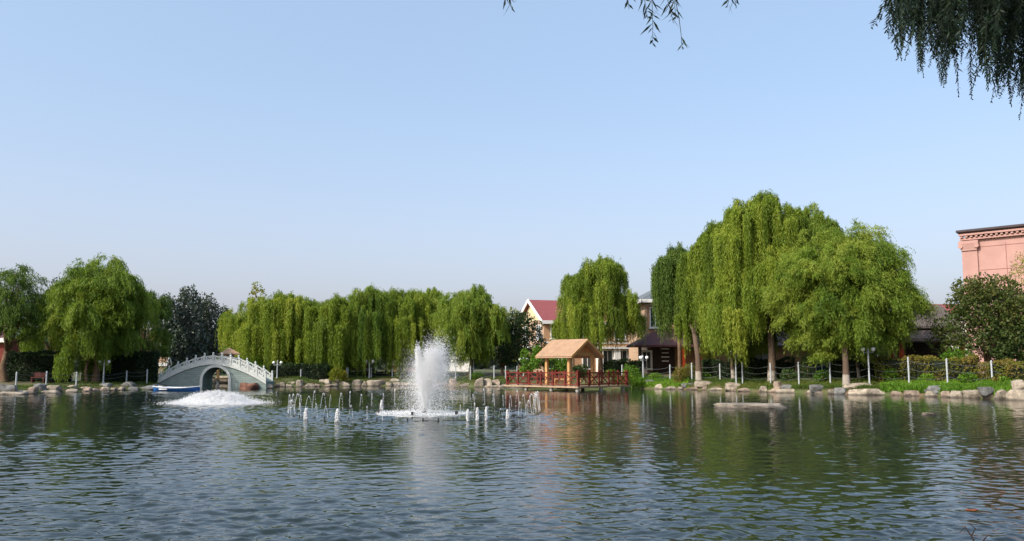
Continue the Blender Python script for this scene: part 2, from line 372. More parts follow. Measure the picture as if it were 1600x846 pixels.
for k_ in ('stone_pale', 'stone_pink', 'stone_grey'):
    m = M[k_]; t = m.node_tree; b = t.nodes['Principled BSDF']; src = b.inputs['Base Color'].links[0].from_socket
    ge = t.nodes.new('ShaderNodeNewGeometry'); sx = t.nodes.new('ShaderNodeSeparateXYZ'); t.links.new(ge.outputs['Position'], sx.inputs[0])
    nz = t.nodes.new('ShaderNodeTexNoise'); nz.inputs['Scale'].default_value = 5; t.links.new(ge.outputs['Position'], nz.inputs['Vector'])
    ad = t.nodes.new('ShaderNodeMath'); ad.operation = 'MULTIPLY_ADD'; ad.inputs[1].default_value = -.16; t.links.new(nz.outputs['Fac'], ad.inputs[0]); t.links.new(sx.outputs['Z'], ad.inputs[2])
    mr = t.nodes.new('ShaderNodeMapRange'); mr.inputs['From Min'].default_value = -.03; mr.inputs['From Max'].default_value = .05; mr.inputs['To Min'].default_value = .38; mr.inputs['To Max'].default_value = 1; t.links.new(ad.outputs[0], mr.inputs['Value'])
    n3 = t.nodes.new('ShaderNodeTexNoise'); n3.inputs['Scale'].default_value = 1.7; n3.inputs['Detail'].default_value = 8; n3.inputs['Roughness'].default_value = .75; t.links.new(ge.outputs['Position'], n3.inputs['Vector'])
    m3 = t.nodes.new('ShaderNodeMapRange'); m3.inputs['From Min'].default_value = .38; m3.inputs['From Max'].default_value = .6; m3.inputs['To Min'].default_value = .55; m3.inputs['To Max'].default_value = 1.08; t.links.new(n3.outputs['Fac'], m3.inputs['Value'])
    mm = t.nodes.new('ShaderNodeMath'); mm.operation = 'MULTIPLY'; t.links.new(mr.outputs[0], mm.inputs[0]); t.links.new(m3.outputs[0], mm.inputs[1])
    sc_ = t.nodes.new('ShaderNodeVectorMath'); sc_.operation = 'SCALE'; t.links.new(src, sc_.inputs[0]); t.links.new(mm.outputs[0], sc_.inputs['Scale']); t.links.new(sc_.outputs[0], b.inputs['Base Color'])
M['green_twig'] = mat('green_willow_twig', (.030,.040,.015), .7, .3, 6)
M['soil_red'] = mat('reddish_earth', (.17,.085,.06), .95, .45, 2.2, .9, 6)
# ------------------------------------------------------------------ trees and plants
def unit(a): return a / (np.linalg.norm(a, axis=-1, keepdims=True) + 1e-9)
def leaf_quads(c, ax, L, Wd, rng, tint):             # a slim bent diamond per leaf
    n = len(c); ax = unit(ax); sd = unit(np.cross(ax, unit(rng.normal(size=(n,3)))))
    nr = np.cross(ax, sd)
    L = np.broadcast_to(L, (n,))[:, None]; Wd = np.broadcast_to(Wd, (n,))[:, None]
    v = np.stack([c-ax*L*.5, c+sd*Wd*.5+nr*Wd*.12-ax*L*.08, c+ax*L*.5, c-sd*Wd*.5+nr*Wd*.12-ax*L*.08], 1).reshape(-1, 3)
    return v, np.arange(4*n).reshape(-1, 4), np.repeat(tint, 4)
def hang(rng, starts, outs, L, w, out, step, tints, llen, lwid, zmin, wild=.55, per=1, wind=(0,0), rise=None):
    """strands that leave outward and fall; leaves all along them"""
    S = len(starts); N = int(np.max(L)/step)+1
    t = (np.arange(N)+rng.uniform(0,1,(S,1)))*step
    e = 1-np.exp(-t/w[:, None]) if hasattr(w, '__len__') else 1-np.exp(-t/w)
    p = starts[:, None, :] + outs[:, None, :]*(out[:, None]*e)[..., None]
    ww = w[:, None] if hasattr(w, '__len__') else w
    p[..., 2] -= t - ww*e
    if rise is not None: p[..., 2] += rise[:, None]*e*np.exp(-t*.35)
    p[..., 0] += wind[0]*t*.06; p[..., 1] += wind[1]*t*.06
    p += .05*np.sin(t*2.1+rng.uniform(0,6,(S,1)))[..., None]*unit(rng.normal(size=(S,1,3)))
    ok = (t <= L[:, None]) & (p[..., 2] > zmin[:, None])
    tg = np.gradient(p, axis=1); tg = unit(tg)
    c = p[ok]; tgk = tg[ok]; tt = np.broadcast_to(tints[:, None], t.shape)[ok]
    if per > 1: c = np.repeat(c, per, 0); tgk = np.repeat(tgk, per, 0); tt = np.repeat(tt, per)
    n = len(c); c = c + rng.normal(0, .045, (n,3))
    ax = tgk*.7 + np.array([0,0,-.45]) + rng.normal(0, wild, (n,3))
    return leaf_quads(c, ax, llen*rng.uniform(.7,1.3,n), lwid*rng.uniform(.7,1.3,n), rng, np.clip(tt+rng.normal(0,.12,n),0,1))
def limbs_mesh(mb, base, H, trunk_r, fork, tips, rng, lean=(0,0)):
    top = Vector((base[0]+lean[0], base[1]+lean[1], base[2]+fork))
    b0 = Vector(base); mid = (b0+top)/2 + Vector((rng.normal(0,.06), rng.normal(0,.06), 0))
    mb.tube([b0-Vector((0,0,.3)), b0+Vector((0,0,.12)), b0.lerp(mid,.6), mid, top], [trunk_r*1.55, trunk_r*1.2, trunk_r, trunk_r*.9, trunk_r*.75], 9)
    for q in tips:
        q = Vector(q); m1 = top.lerp(q, .45) + Vector((rng.normal(0,.15), rng.normal(0,.15), .12*(q-top).length))
        mb.tube([top-Vector((0,0,.25)), top.lerp(m1,.5), m1, m1.lerp(q,.6), q], [trunk_r*.5, trunk_r*.4, trunk_r*.3, trunk_r*.18, .02], 6)
def willow(name, label, base, H, R, seed, mtl, zlow=1.2, lobes=30, drapes=12, strands=6, Lr=(1.6,3.6), w=.5, out=.7, llen=.23, lwid=.042,
           step=.125, shape=.42, squash=1.0, trunk_r=.2, fork=2.4, bark='bark', rim=.5, group=None, cat='tree', per=1, wild=.42, zrim=None, ctr=(0,0), lean=(0,0), tshift=0., lobe_r=(.16,.27), wind=(0,0), ell=None):
    rng = np.random.default_rng(seed)
    T = thing(name, label, cat, base, 0, group)
    # lobes: a dome of foliage masses plus a lower ring
    c = []; 
    for i in range(lobes):
        f = (i+.5)/lobes; ring = rng.uniform() < rim
        r = R*(.55+.45*rng.uniform() if ring else .9*math.sqrt(rng.uniform())*.8)
        a = i*2.39996 + rng.normal(0,.25)
        rl = R*rng.uniform(*lobe_r)*rng.uniform(.8,1.15)
        top = H*(1-shape*(r/R)**2.2) - (rng.uniform(0,.10)*H) - (rng.uniform(0,.30)*H if ring else 0)
        c.append((ctr[0]+r*math.cos(a), ctr[1]+r*math.sin(a)*squash, max(top-rl*.8, zlow+.6), rl))
    if ell:                                           # round crown: lobes over a whole egg from ell to the top
        c = []
        for i in range(lobes):
            q = 1-2*(i+.5)/lobes; a = i*2.39996+rng.normal(0,.2); rl = R*rng.uniform(*lobe_r); k = rng.uniform(.62,.98) if i % 4 else rng.uniform(.2,.6)
            zc = (H+ell)/2; hz = (H-ell)/2-rl*.75; rxy = math.sqrt(max(0,1-q*q))*(1 if q > -.3 else .92)
            c.append((ctr[0]+(R-rl)*rxy*k*math.cos(a), ctr[1]+(R-rl)*rxy*k*math.sin(a)*squash, zc+hz*q*k, rl))
    c.append((ctr[0]+.1*R, ctr[1], H-R*.2, R*.2))
    c = np.array(c); n = len(c)
    lt = rng.normal(.5+tshift, .13, n)
    strands = int(strands*2.7); drapes = int(drapes*.75); D = n*drapes; li = np.repeat(np.arange(n), drapes)
    d = unit(rng.normal(size=(D,3))); d[:,2] = np.abs(d[:,2])*.9 - .15; d = unit(d)
    s0 = c[li,:3] + d*c[li,3:4]*rng.uniform(.7,1.0,(D,1))
    rad_dir = np.stack([c[li,0]-ctr[0], c[li,1]-ctr[1], np.zeros(D)], 1)/R
    o = unit(d*np.array([1,1,0]) + .7*rad_dir + rng.normal(0,.15,(D,3))*np.array([1,1,0]))
    L = (rng.uniform(Lr[0], Lr[1], n)[li])*rng.uniform(.75,1.1,D); dt = lt[li] + rng.normal(0,.14,D)
    si = np.repeat(np.arange(D), strands); S = len(si)
    st = s0[si] + rng.normal(0,.105,(S,3)); so = unit(o[si] + rng.normal(0,.22,(S,3))*np.array([1,1,.3]))
    Ls = L[si]*rng.uniform(.55,1.05,S)
    rfrac = np.clip(np.hypot(st[:,0]-ctr[0], (st[:,1]-ctr[1])/max(squash,.3))/R, 0, 1)
    zm = zlow + rng.normal(0,.42,n)[li][si] + rng.normal(0,.4,D)[si] + rng.uniform(-.2,.3,S) + (0 if zrim is None else zrim*rfrac)
    ris = (np.clip(d[si,2]-.25,0,1)*rng.uniform(0,1,S)**1.6*.95 + .1*rng.uniform(0,1,S))*RISE
    v, f, tn = hang(rng, st, so, Ls, w*rng.uniform(.6,1.4,S), out*rng.uniform(.4,1.3,S)*w/.5*.5, step, dt[si], llen, lwid, zm, wild, per, wind, ris)
    me = np_mesh('crown', v, f, False, tn)
    link('crown', me, M[mtl], T)
    mb = MB(); order = rng.permutation(n)[:min(n,13)]
    limbs_mesh(mb, (0,0,0), H, trunk_r, fork, [c[k,:3] for k in order], rng, lean)
    mb.build('trunk', M[bark], T, True)
    return T
RISE = 1.35; DENS = 2.6
def blob_crown(rng, blobs, dens, llen, lwid, tshift=0., shell=.45, flat=1.0, up=0.3):
    vs = []; fs = []; ts = []; off = 0
    for (x,y,z,rx,ry,rz) in blobs:
        n = max(20, int(dens*DENS*(rx*ry+ry*rz+rx*rz)*4))
        d = unit(rng.normal(size=(n,3))); rr_ = rng.uniform(shell,1,(n,1))**.5
        lump = 1+.16*np.sin(d[:,0:1]*5+x*3)*np.cos(d[:,1:2]*5+z*2)+.1*np.sin(d[:,2:3]*9+y)
        c = np.array([x,y,z]) + d*rr_*lump*np.array([rx,ry,rz])
        ax = d + rng.normal(0,.7,(n,3)) + np.array([0,0,up])
        t0 = rng.normal(.5+tshift,.12)
        v,f,t = leaf_quads(c, ax, llen*rng.uniform(.6,1.35,n), lwid*rng.uniform(.6,1.35,n), rng, np.clip(t0+rng.normal(0,.16,n),0,1))
        vs.append(v); fs.append(f+off); ts.append(t); off += len(v)
    return np.concatenate(vs), np.concatenate(fs), np.concatenate(ts)
def broadleaf(name, label, base, H, R, seed, mtl, fork=.3, blobs=22, dens=14, llen=.22, lwid=.14, trunk_r=.14, shape='round', cat='tree', group=None, bark='bark', tshift=0., br=(.22,.36), ys=1.0, zb=.0):
    rng = np.random.default_rng(seed); T = thing(name, label, cat, base, 0, group); B = []
    for i in range(blobs):
        a = i*2.39996+rng.normal(0,.3); f = (i+.5)/blobs
        if shape == 'column':
            z = zb+ (H-zb)*(.08+.9*f); r = R*(.75*math.sqrt(rng.uniform()))*(1-.75*max(0,(f-.45)/.55)**1.3); s = R*rng.uniform(*br)*(1.15-.6*f)
            B.append((r*math.cos(a), r*math.sin(a)*ys, z-s*.6, s, s, s*1.5))
        elif shape == 'shrub':
            r = R*.75*math.sqrt(rng.uniform()); z = zb+(H-zb)*(.25+.6*rng.uniform())*(1-.35*(r/R)**2); s = R*rng.uniform(*br)
            B.append((r*math.cos(a), r*math.sin(a)*ys, z, s, s, s*.85))
        else:
            z = zb+(H-zb)*(.15+.75*f); q = abs((z-zb)/(H-zb)-.42)/.6; r = R*.8*math.sqrt(max(0,1-q*q))*math.sqrt(rng.uniform(.3,1)); s = R*rng.uniform(*br)
            B.append((r*math.cos(a), r*math.sin(a)*ys, z, s, s, s*.85))
    v,f,t = blob_crown(rng, B, dens, llen, lwid, tshift)
    link('crown' if cat == 'tree' else 'foliage', np_mesh('crown', v, f, False, t), M[mtl], T)
    mb = MB(); limbs_mesh(mb, (0,0,0), H, trunk_r, max(fork*H,.15), [b_[:3] for b_ in B[::max(1,len(B)//9)]], rng)
    if shape == 'column': mb.tube([(0,0,0),(0.05,0,H*.5),(0,0,H*.9)], [trunk_r, trunk_r*.6, .02], 6)
    mb.build('trunk' if cat == 'tree' else 'stem', M[bark], T, True)
    return T
def hedge(name, label, p0, p1, h0, h1, depth, seed, mtl, dens=110, llen=.12, lwid=.08, group=None, round_=0.12):
    """clipped hedge from p0 to p1 with leaf faces over a dark core"""
    rng = np.random.default_rng(seed); p0 = np.array(p0); p1 = np.array(p1); L = np.linalg.norm(p1-p0)
    T = thing(name, label, 'hedge', tuple((p0+p1)/2), 0, group); ux = (p1-p0)/L; uy = np.array([-ux[1],ux[0],0]); uy[2] = 0
    h = max(h0,h1); n = int(dens*(L*h*2+L*depth+2*depth*h)*1.6)
    a = rng.uniform(-.5,.5,n); bb = rng.uniform(-.5,.5,n); cc = rng.uniform(0,1,n); s = rng.integers(0,6,n)
    a = np.where(s==0,-.5,np.where(s==1,.5,a)); bb = np.where(s==2,-.5,np.where(s==3,-.5,bb)); cc = np.where(s>=4,1,cc)
    dep = np.abs(rng.normal(0,.07,n)); bump = (.20 if 'brown' in mtl else .10)*np.sin(a*L*2.1+seed)*np.cos(cc*5+seed)+.06*np.sin(a*L*5.3)+.05*np.sin(bb*9)
    hh = h0+(h1-h0)*(a+.5)
    edge = round_*(np.abs(cc)**6)*(np.abs(bb)*2)**4
    x = a*L*(1-.0) + rng.normal(0,.05,n); y = bb*(depth-2*edge) + np.sign(bb)*(bump*np.abs(bb)*2-dep); z = cc*hh*(1-edge/np.maximum(hh,.1)) + bump*cc - dep*cc
    P_ = x[:,None]*ux + y[:,None]*uy + np.stack([0*z,0*z,z],1)
    nrm = (bb*2)[:,None]*uy*np.where((s==2)|(s==3),1,.2)[:,None] + np.array([0,0,1])*np.where(s>=4,1,.25)[:,None]
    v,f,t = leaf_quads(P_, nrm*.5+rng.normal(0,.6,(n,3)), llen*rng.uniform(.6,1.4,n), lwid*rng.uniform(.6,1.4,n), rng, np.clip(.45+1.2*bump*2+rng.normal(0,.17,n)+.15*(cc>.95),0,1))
    link('foliage', np_mesh('foliage', v, f, False, t), M[mtl], T)
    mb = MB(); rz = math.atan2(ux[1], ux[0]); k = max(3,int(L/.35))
    for i in range(k):                                # solid dark blocks that close the core
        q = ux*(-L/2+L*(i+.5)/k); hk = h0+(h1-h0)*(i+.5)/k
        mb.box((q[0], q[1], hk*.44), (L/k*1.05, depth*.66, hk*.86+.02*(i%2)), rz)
    mb.build('core_blocks', M['hedge_core'], T)
    return T
M['hedge_core'] = mat('hedge_dark_core', (.012,.018,.008), .95, .5, 6, .8, 18)

G = lambda u, d: back(u, d)
def at(u, Y, dz=0):
    x = XU(u, Y); return Vector((x, Y, GZ(x, Y)+dz))
def hgt(v, Y, base): return ZV(v, Y) - base.z
def px_w(px, Y): return px/F*Y/1.007

# --- left bank
b_ = at(8, 58); willow('willow_tree', 'leafy willow cut by the left edge of the picture, above red hut', b_, hgt(413,58,b_), 3.0, 21, 'wil_deep', 2.3, 34, 11, 5, (.7,1.9), .8, .9, trunk_r=.2, fork=2.2, wind=(.3,0), ell=1.9)
b_ = at(150, 60); willow('willow_tree', 'broad bushy willow on left bank draping over the tall hedge', b_, hgt(402,60,b_), 3.75, 22, 'wil_mid', 1.6, 96, 16, 6, (.8,2.2), .9, 1.0, trunk_r=.24, fork=2.4, wind=(.3,0), ell=1.5)
b_ = at(120, 58.6); willow('willow_tree', 'low weeping willow hanging in the gap between the two tall hedges', b_+Vector((.55,.3,0)), hgt(490,58.6,b_), 1.6, 23, 'wil_mid', .35, 22, 10, 6, (1.4,2.8), .35, .35, trunk_r=.1, fork=1.6, shape=.3, rim=.3)
b_ = at(78, 64); willow('willow_tree', 'willow seen through the gap left of the broad bushy willow', b_, hgt(455,64,b_), 2.3, 24, 'wil_mid', 1.0, 20, 10, 5, (1.5,3), .5, .6, trunk_r=.16, fork=2.2)
b_ = at(222, 66); willow('willow_tree', 'dark willow right of the broad bushy willow, beside the tall poplars', b_, hgt(455,66,b_), 2.2, 25, 'wil_deep', 1.0, 24, 11, 5, (1.0,2.4), .7, .7, trunk_r=.17, fork=2.2)
b_ = at(85, 84); broadleaf('poplar_tree', 'far dark tree peeping between the two left willows', b_, hgt(432,84,b_), 2.2, 26, 'evergreen', blobs=18, dens=9, shape='column')
# --- poplars behind the bridge
for i, (u, v, Y, Rw, lab) in enumerate([(258,462,98,2.9,'blue green poplar beside the dark willow, leftmost of the poplar clump'), (288,447,100,3.0,'tallest blue green poplar rising behind the stone bridge'),
        (320,462,104,3.0,'blue green poplar to the right of the tallest poplar'), (350,480,110,2.3,'slim poplar at the right end of the clump, behind the orange pagoda roof')]):
    b_ = at(u, Y); broadleaf('poplar_tree', lab, b_, hgt(v,Y,b_), Rw, 40+i, 'poplar', blobs=60, dens=5.0, llen=.30, lwid=.2, trunk_r=.2, shape='column', group='poplars behind the bridge', br=(.26,.42), zb=.6)
b_ = at(396, 86); broadleaf('poplar_tree', 'yellowish upright poplar behind the willow row, right of the pagoda', b_, hgt(438,86,b_), 1.9, 46, 'yellowing', blobs=34, dens=6, llen=.28, lwid=.15, shape='column', zb=1.0)
b_ = at(378, 80); willow('willow_tree', 'pale willow between the orange pagoda and the willow row', b_, hgt(470,80,b_), 2.6, 47, 'wil_bright', .9, 24, 11, 5, (1.5,3.4), .5, .6, trunk_r=.16)
# --- the row along the middle of the far bank
row = [(436,74,458,3.1,'wil_bright','yellow green weeping willow, leftmost of the row right of the bridge',.5,.1), (478,77,470,2.7,'wil_mid','darker weeping willow behind the first two of the willow row',.5,0), (520,73,462,2.7,'wil_bright','weeping willow behind the dark clipped bushes in the willow row',.55,.0),
       (573,74,450,2.7,'wil_mid','dense weeping willow behind the lamp with the white trunk beside it',.6,0), (628,75,452,3.0,'wil_bright','weeping willow directly left of the tall fountain spray',1.1,-.05), (668,78,452,2.9,'wil_mid','weeping willow behind the tall fountain spray',.6,.1)]
for i, (u, Y, v, Rw, m_, lab, zl, ts) in enumerate(row):
    b_ = at(u, Y); willow('willow_tree', lab, b_, hgt(v,Y,b_), Rw, 60+i, m_, zl, 42, 13, 7, (2.4,5.6), .45, .5, trunk_r=.19, fork=2.6, shape=.22, rim=.55, tshift=ts, bark='lime', group='willows in a row on the far bank', lobe_r=(.17,.28))
b_ = at(735, 72); willow('willow_tree', 'round bushy willow right of the fountain, beside the dark evergreen', b_, hgt(446,72,b_), 3.3, 70, 'wil_mid', 1.0, 76, 16, 6, (.9,2.3), .7, .8, trunk_r=.19, fork=2.4, ell=1.0, tshift=.1, group='willows in a row on the far bank')
b_ = at(815, 74); broadleaf('evergreen_tree', 'dark rounded evergreen left of the red roofed house', b_, hgt(484,74,b_), 2.2, 71, 'evergreen', blobs=34, dens=22, llen=.16, lwid=.11, zb=.2, fork=.15)
b_ = at(785, 78); broadleaf('evergreen_tree', 'dark evergreen half hidden behind the round bushy willow', b_, hgt(505,78,b_), 1.9, 72, 'evergreen', blobs=24, dens=20, llen=.16, lwid=.11, zb=.2, fork=.15)
b_ = at(812, 92); broadleaf('lime_tree', 'pale green tree top showing behind the dark rounded evergreen', b_, hgt(476,92,b_), 2.0, 73, 'yellowing', blobs=18, dens=9)
b_ = at(830, 69); broadleaf('bush', 'tall bright green bush behind the left end of the red railing', b_, hgt(531,69,b_), .95, 74, 'shrub', blobs=18, dens=45, llen=.13, lwid=.09, trunk_r=.05, shape='shrub', cat='shrub', fork=.1, br=(.3,.45))
b_ = at(852, 70); broadleaf('bush', 'bright green bush behind the left post of the gazebo', b_, hgt(548,70,b_), .8, 75, 'shrub', blobs=14, dens=45, llen=.13, lwid=.09, trunk_r=.05, shape='shrub', cat='shrub', fork=.1, br=(.3,.45))
b_ = at(876, 70); broadleaf('bush', 'green bush framed between the left and middle gazebo posts', b_, hgt(552,70,b_), .85, 76, 'shrub', blobs=14, dens=45, llen=.13, lwid=.09, trunk_r=.05, shape='shrub', cat='shrub', fork=.1, br=(.3,.45), tshift=-.15)
b_ = at(908, 71); broadleaf('bush', 'dark low bush framed between the middle and right gazebo posts', b_, hgt(570,71,b_), .9, 77, 'evergreen', blobs=12, dens=45, llen=.12, lwid=.09, trunk_r=.05, shape='shrub', cat='shrub', fork=.1, br=(.3,.45), tshift=.3)
# --- willows by the houses
b_ = at(938, 72); willow('willow_tree', 'weeping willow behind the gazebo, in front of the red roofed house', b_, hgt(402,72,b_), 3.55, 80, 'wil_bright', 2.2, 46, 13, 7, (1.8,4.4), .45, .55, trunk_r=.2, fork=3.0, shape=.34, rim=.5, tshift=-.08, zrim=-.2)
b_ = at(1062, 64); willow('willow_tree', 'narrow deep green weeping willow left of the biggest willow', b_, hgt(386,64,b_), 2.0, 81, 'wil_deep', 1.2, 44, 13, 7, (2.2,5.0), .4, .35, trunk_r=.15, fork=3.0, shape=.25, rim=.4, tshift=.18)
b_ = at(1092, 61.2); willow('willow_tree', 'willow with pale trunk foot, leaning beside the red column', b_, hgt(352,61.2,b_), 2.3, 82, 'wil_bright', 1.7, 46, 13, 7, (2.0,4.8), .4, .4, trunk_r=.22, fork=3.4, bark='lime', shape=.3, ctr=(1.3,.6), lean=(-.2,.2), tshift=-.05)
b_ = at(1206, 56.6); willow('willow_tree', 'biggest tallest weeping willow on the right bank', b_, hgt(297,56.6,b_), 3.9, 83, 'wil_bright', 1.65, 96, 15, 8, (2.4,5.8), .45, .5, trunk_r=.26, fork=3.6, bark='lime', shape=.40, rim=.5, lobe_r=(.15,.26), ctr=(.1,1.5), squash=.8)
b_ = at(1146, 60); willow('willow_tree', 'weeping willow with thin trunk left of the lamp, part of the biggest mass', b_, hgt(335,60,b_), 2.5, 84, 'wil_bright', 2.2, 52, 13, 7, (2.4,5.4), .4, .45, trunk_r=.14, fork=3.4, bark='lime', shape=.3, tshift=-.04)
b_ = at(1322, 51); willow('willow_tree', 'wide round willow with feathery upright sprays on right bank', b_, hgt(340,51,b_), 4.9, 85, 'wil_mid', .85, 175, 17, 7, (.6,1.9), .9, 1.0, trunk_r=.2, fork=2.6, bark='lime', ell=.5, squash=.8, ctr=(.75,1.5), tshift=.15, llen=.20, lwid=.036, step=.095, wild=.6, lobe_r=(.15,.25), wind=(.5,0), zrim=1.0)
b_ = at(1272, 61); willow('willow_tree', 'willow crown filling the gap between the biggest willow and the wide round willow', b_, hgt(322,61,b_), 2.7, 87, 'wil_mid', 2.0, 44, 14, 7, (2.0,4.6), .45, .5, trunk_r=.17, fork=3.2, shape=.3, bark='lime')
b_ = at(1342, 54); willow('willow_tree', 'thin leaning willow trunk just behind the wide round willow', b_, 5.4, 1.7, 86, 'wil_deep', 2.6, 18, 10, 5, (1.2,2.6), .6, .6, trunk_r=.09, fork=2.8, bark='lime', lean=(-.35,0))
# --- right edge
b_ = at(1545, 50.5); broadleaf('cherry_tree', 'dark spreading leafy tree in front of the pink building', b_, hgt(432,50.5,b_), 3.0, 90, 'cherry', blobs=56, dens=15, llen=.17, lwid=.11, trunk_r=.12, tshift=.1, zb=.8, fork=.2, br=(.16,.36))
b_ = at(1600, 52); broadleaf('cherry_tree', 'dark leafy tree cut by the right edge of the picture', b_, hgt(455,52,b_), 2.2, 91, 'evergreen', blobs=30, dens=22, llen=.17, lwid=.11, trunk_r=.12, tshift=.1, zb=.6, fork=.2)
b_ = at(1500, 49.6); broadleaf('bush', 'leafy green bush between the red column and the dark spreading tree', b_, hgt(535,49.6,b_), .95, 92, 'shrub', blobs=16, dens=40, llen=.14, lwid=.09, trunk_r=.05, shape='shrub', cat='shrub', fork=.1, br=(.28,.42), tshift=-.25)
b_ = at(1576, 49.3); broadleaf('bush', 'dark green bush under the tree cut by the right edge', b_, hgt(533,49.3,b_), .9, 93, 'evergreen', blobs=16, dens=40, llen=.14, lwid=.09, trunk_r=.05, shape='shrub', cat='shrub', fork=.1, br=(.28,.42), tshift=.3)
b_ = at(1660, 55); broadleaf('yellow_tree', 'yellowing tree reaching in at the right edge beside the pink wall', b_, hgt(380,55,b_), 3.2, 95, 'yellowing', blobs=46, dens=5, llen=.22, lwid=.06, zb=2.2, br=(.2,.32))
# --- hedges and clipped bushes
hedge('hedge', 'tall dark clipped hedge on the far left, behind the flat grey rocks', at(12,60.2), at(108,60.8), hgt(550,60.2,at(12,60.2)), hgt(550,60.8,at(108,60.8)), 1.3, 101, 'hedge')
hedge('hedge', 'tall dark clipped hedge beside the bridge, behind the double globe lamp', at(134,62), at(243,62.5), hgt(549,62,at(134,62)), hgt(549,62.5,at(243,62.5)), 1.3, 102, 'hedge')
hedge('hedge', 'low dark clipped hedge right of the lamp in the middle bank', at(424,70.3), at(512,70.5), hgt(569,70.3,at(430,70.3)), hgt(568,70.5,at(512,70.5)), 1.1, 103, 'hedge')
hedge('hedge', 'low hedge behind the white posts at the foot of the middle willows', at(512,73.5), at(640,74), hgt(580,73.5,at(520,73.5)), hgt(580,74,at(640,74)), 1.0, 104, 'hedge')
hedge('hedge', 'dark hedge below the white framed windows of the house', at(945,72.5), at(1000,71.5), hgt(563,72,at(945,72.5)), hgt(563,71.5,at(1000,71.5)), 1.0, 105, 'evergreen')
hedge('hedge', 'bronze topped hedge behind the white posts on the right bank', back(1374,3.1), back(1524,3.4), hgt(557,51,back(1374,3.1)), hgt(560,47.4,back(1524,3.4)), 1.2, 106, 'hedge_brown', round_=.2)
hedge('hedge', 'bronze topped hedge at the far right corner of the bank', back(1556,3.0), back(1690,3.0), hgt(565,45.7,back(1556,3.0)), hgt(563,38,back(1690,3.0)), 1.1, 107, 'hedge_brown', round_=.2)
hedge('hedge', 'dark shaded hedge behind the whitewashed willow trunks', at(1100,62.5), at(1240,60.5), 1.35, 1.3, 1.0, 108, 'hedge')
hedge('hedge', 'dark shaded hedge between the lamp and the wide round willow', at(1300,57), at(1376,54), 1.4, 1.4, 1.0, 109, 'hedge')
def ball(u, Y, v, Rb, seed, lab, m_='shrub', ts=0.): 
    b0 = at(u, Y); rng = np.random.default_rng(seed); T = thing('clipped_bush', lab, 'shrub', b0); h = hgt(v, Y, b0)
    vv, ff, tt = blob_crown(rng, [(0,0,h*.45,Rb,Rb*.9,h*.55)]+[(Rb*.5*math.cos(k*2.1),Rb*.5*math.sin(k*2.1),h*.5,Rb*.55,Rb*.55,h*.42) for k in range(3)], 60, .10, .07, ts, .75)
    link('foliage', np_mesh('foliage', vv, ff, False, tt), M[m_], T)
    MB().tube([(0,0,-.1),(0.02,0,h*.3),(0,.02,h*.6)], [.06,.05,.03], 7).build('stem', M['bark'], T)
ball(985, 62.5, 573, .82, 201, 'round clipped bright bush beside the right end of the railing')
ball(1062, 61.5, 574, .5, 202, 'low yellow green bush beside the dark red porch column', 'hedge_brown', .2)
ball(1078, 62.5, 569, .55, 203, 'small bronze bush left of the pale footed willow trunk', 'hedge_brown', .1)
ball(526, 69.5, 574, .6, 204, 'yellowish green bush at the right end of the low dark hedge', 'yellowing', -.1)
ball(536, 70, 580, .4, 205, 'small yellow bush touching the chain fence post', 'yellowing', .25)
ball(420, 66.6, 587, .5, 206, 'yellow green bush at the right foot of the bridge', 'yellowing', -.25)
ball(745, 70, 582, .55, 207, 'dark green low bush under the round bushy willow', 'shrub', -.3)
ball(266, 68, 575, .75, 208, 'green bush behind the left end of the bridge parapet', 'shrub', -.2)
ball(292, 70, 570, .8, 209, 'green bush behind the bridge parapet, under the poplars', 'shrub', -.3)
ball(395, 72, 560, 1.1, 210, 'large fresh green bush under the pale willow by the pagoda', 'shrub', 0)
ball(1262, 57.5, 556, .55, 211, 'green bush below the brick wall between two willow trunks', 'evergreen', .4)

for (u,d,v,Rb,sd,lab,m_,ts) in [(1100,2.6,581,.45,221,'small green shrub between the first pale footed willow and the chain fence','shrub',-.2),(1168,3.0,578,.5,222,'dark green shrub behind the chains, left of the notice board','evergreen',.2),(1232,2.9,577,.55,223,'dark shrub right of the biggest willow trunk','evergreen',.3),
      (1285,2.6,579,.5,224,'green shrub behind the chains, left of the wide round willow trunk','shrub',-.3),(1392,2.2,577,.5,225,'bushy green shrub at the left end of the bronze hedge','shrub',-.1),(1448,2.0,585,.45,226,'low leafy shrub before the middle of the bronze hedge','shrub',0),
      (1512,2.3,583,.5,227,'leafy shrub before the right end of the bronze hedge','shrub',-.15),(1541,3.4,566,.62,228,'reddish bronze shrub between the two bronze hedges','hedge_brown',.3),(1572,2.0,588,.4,229,'low green shrub by the last white post at the right','shrub',.1),
      (1024,2.4,583,.5,230,'bright shrub below the three globe lamp','shrub',.1),(955,4.5,578,.5,231,'green shrub behind the right end of the red railing','shrub',-.2)]:
    q_ = back(u, d); ball(u, q_.y, v, Rb, sd, lab, m_, ts)
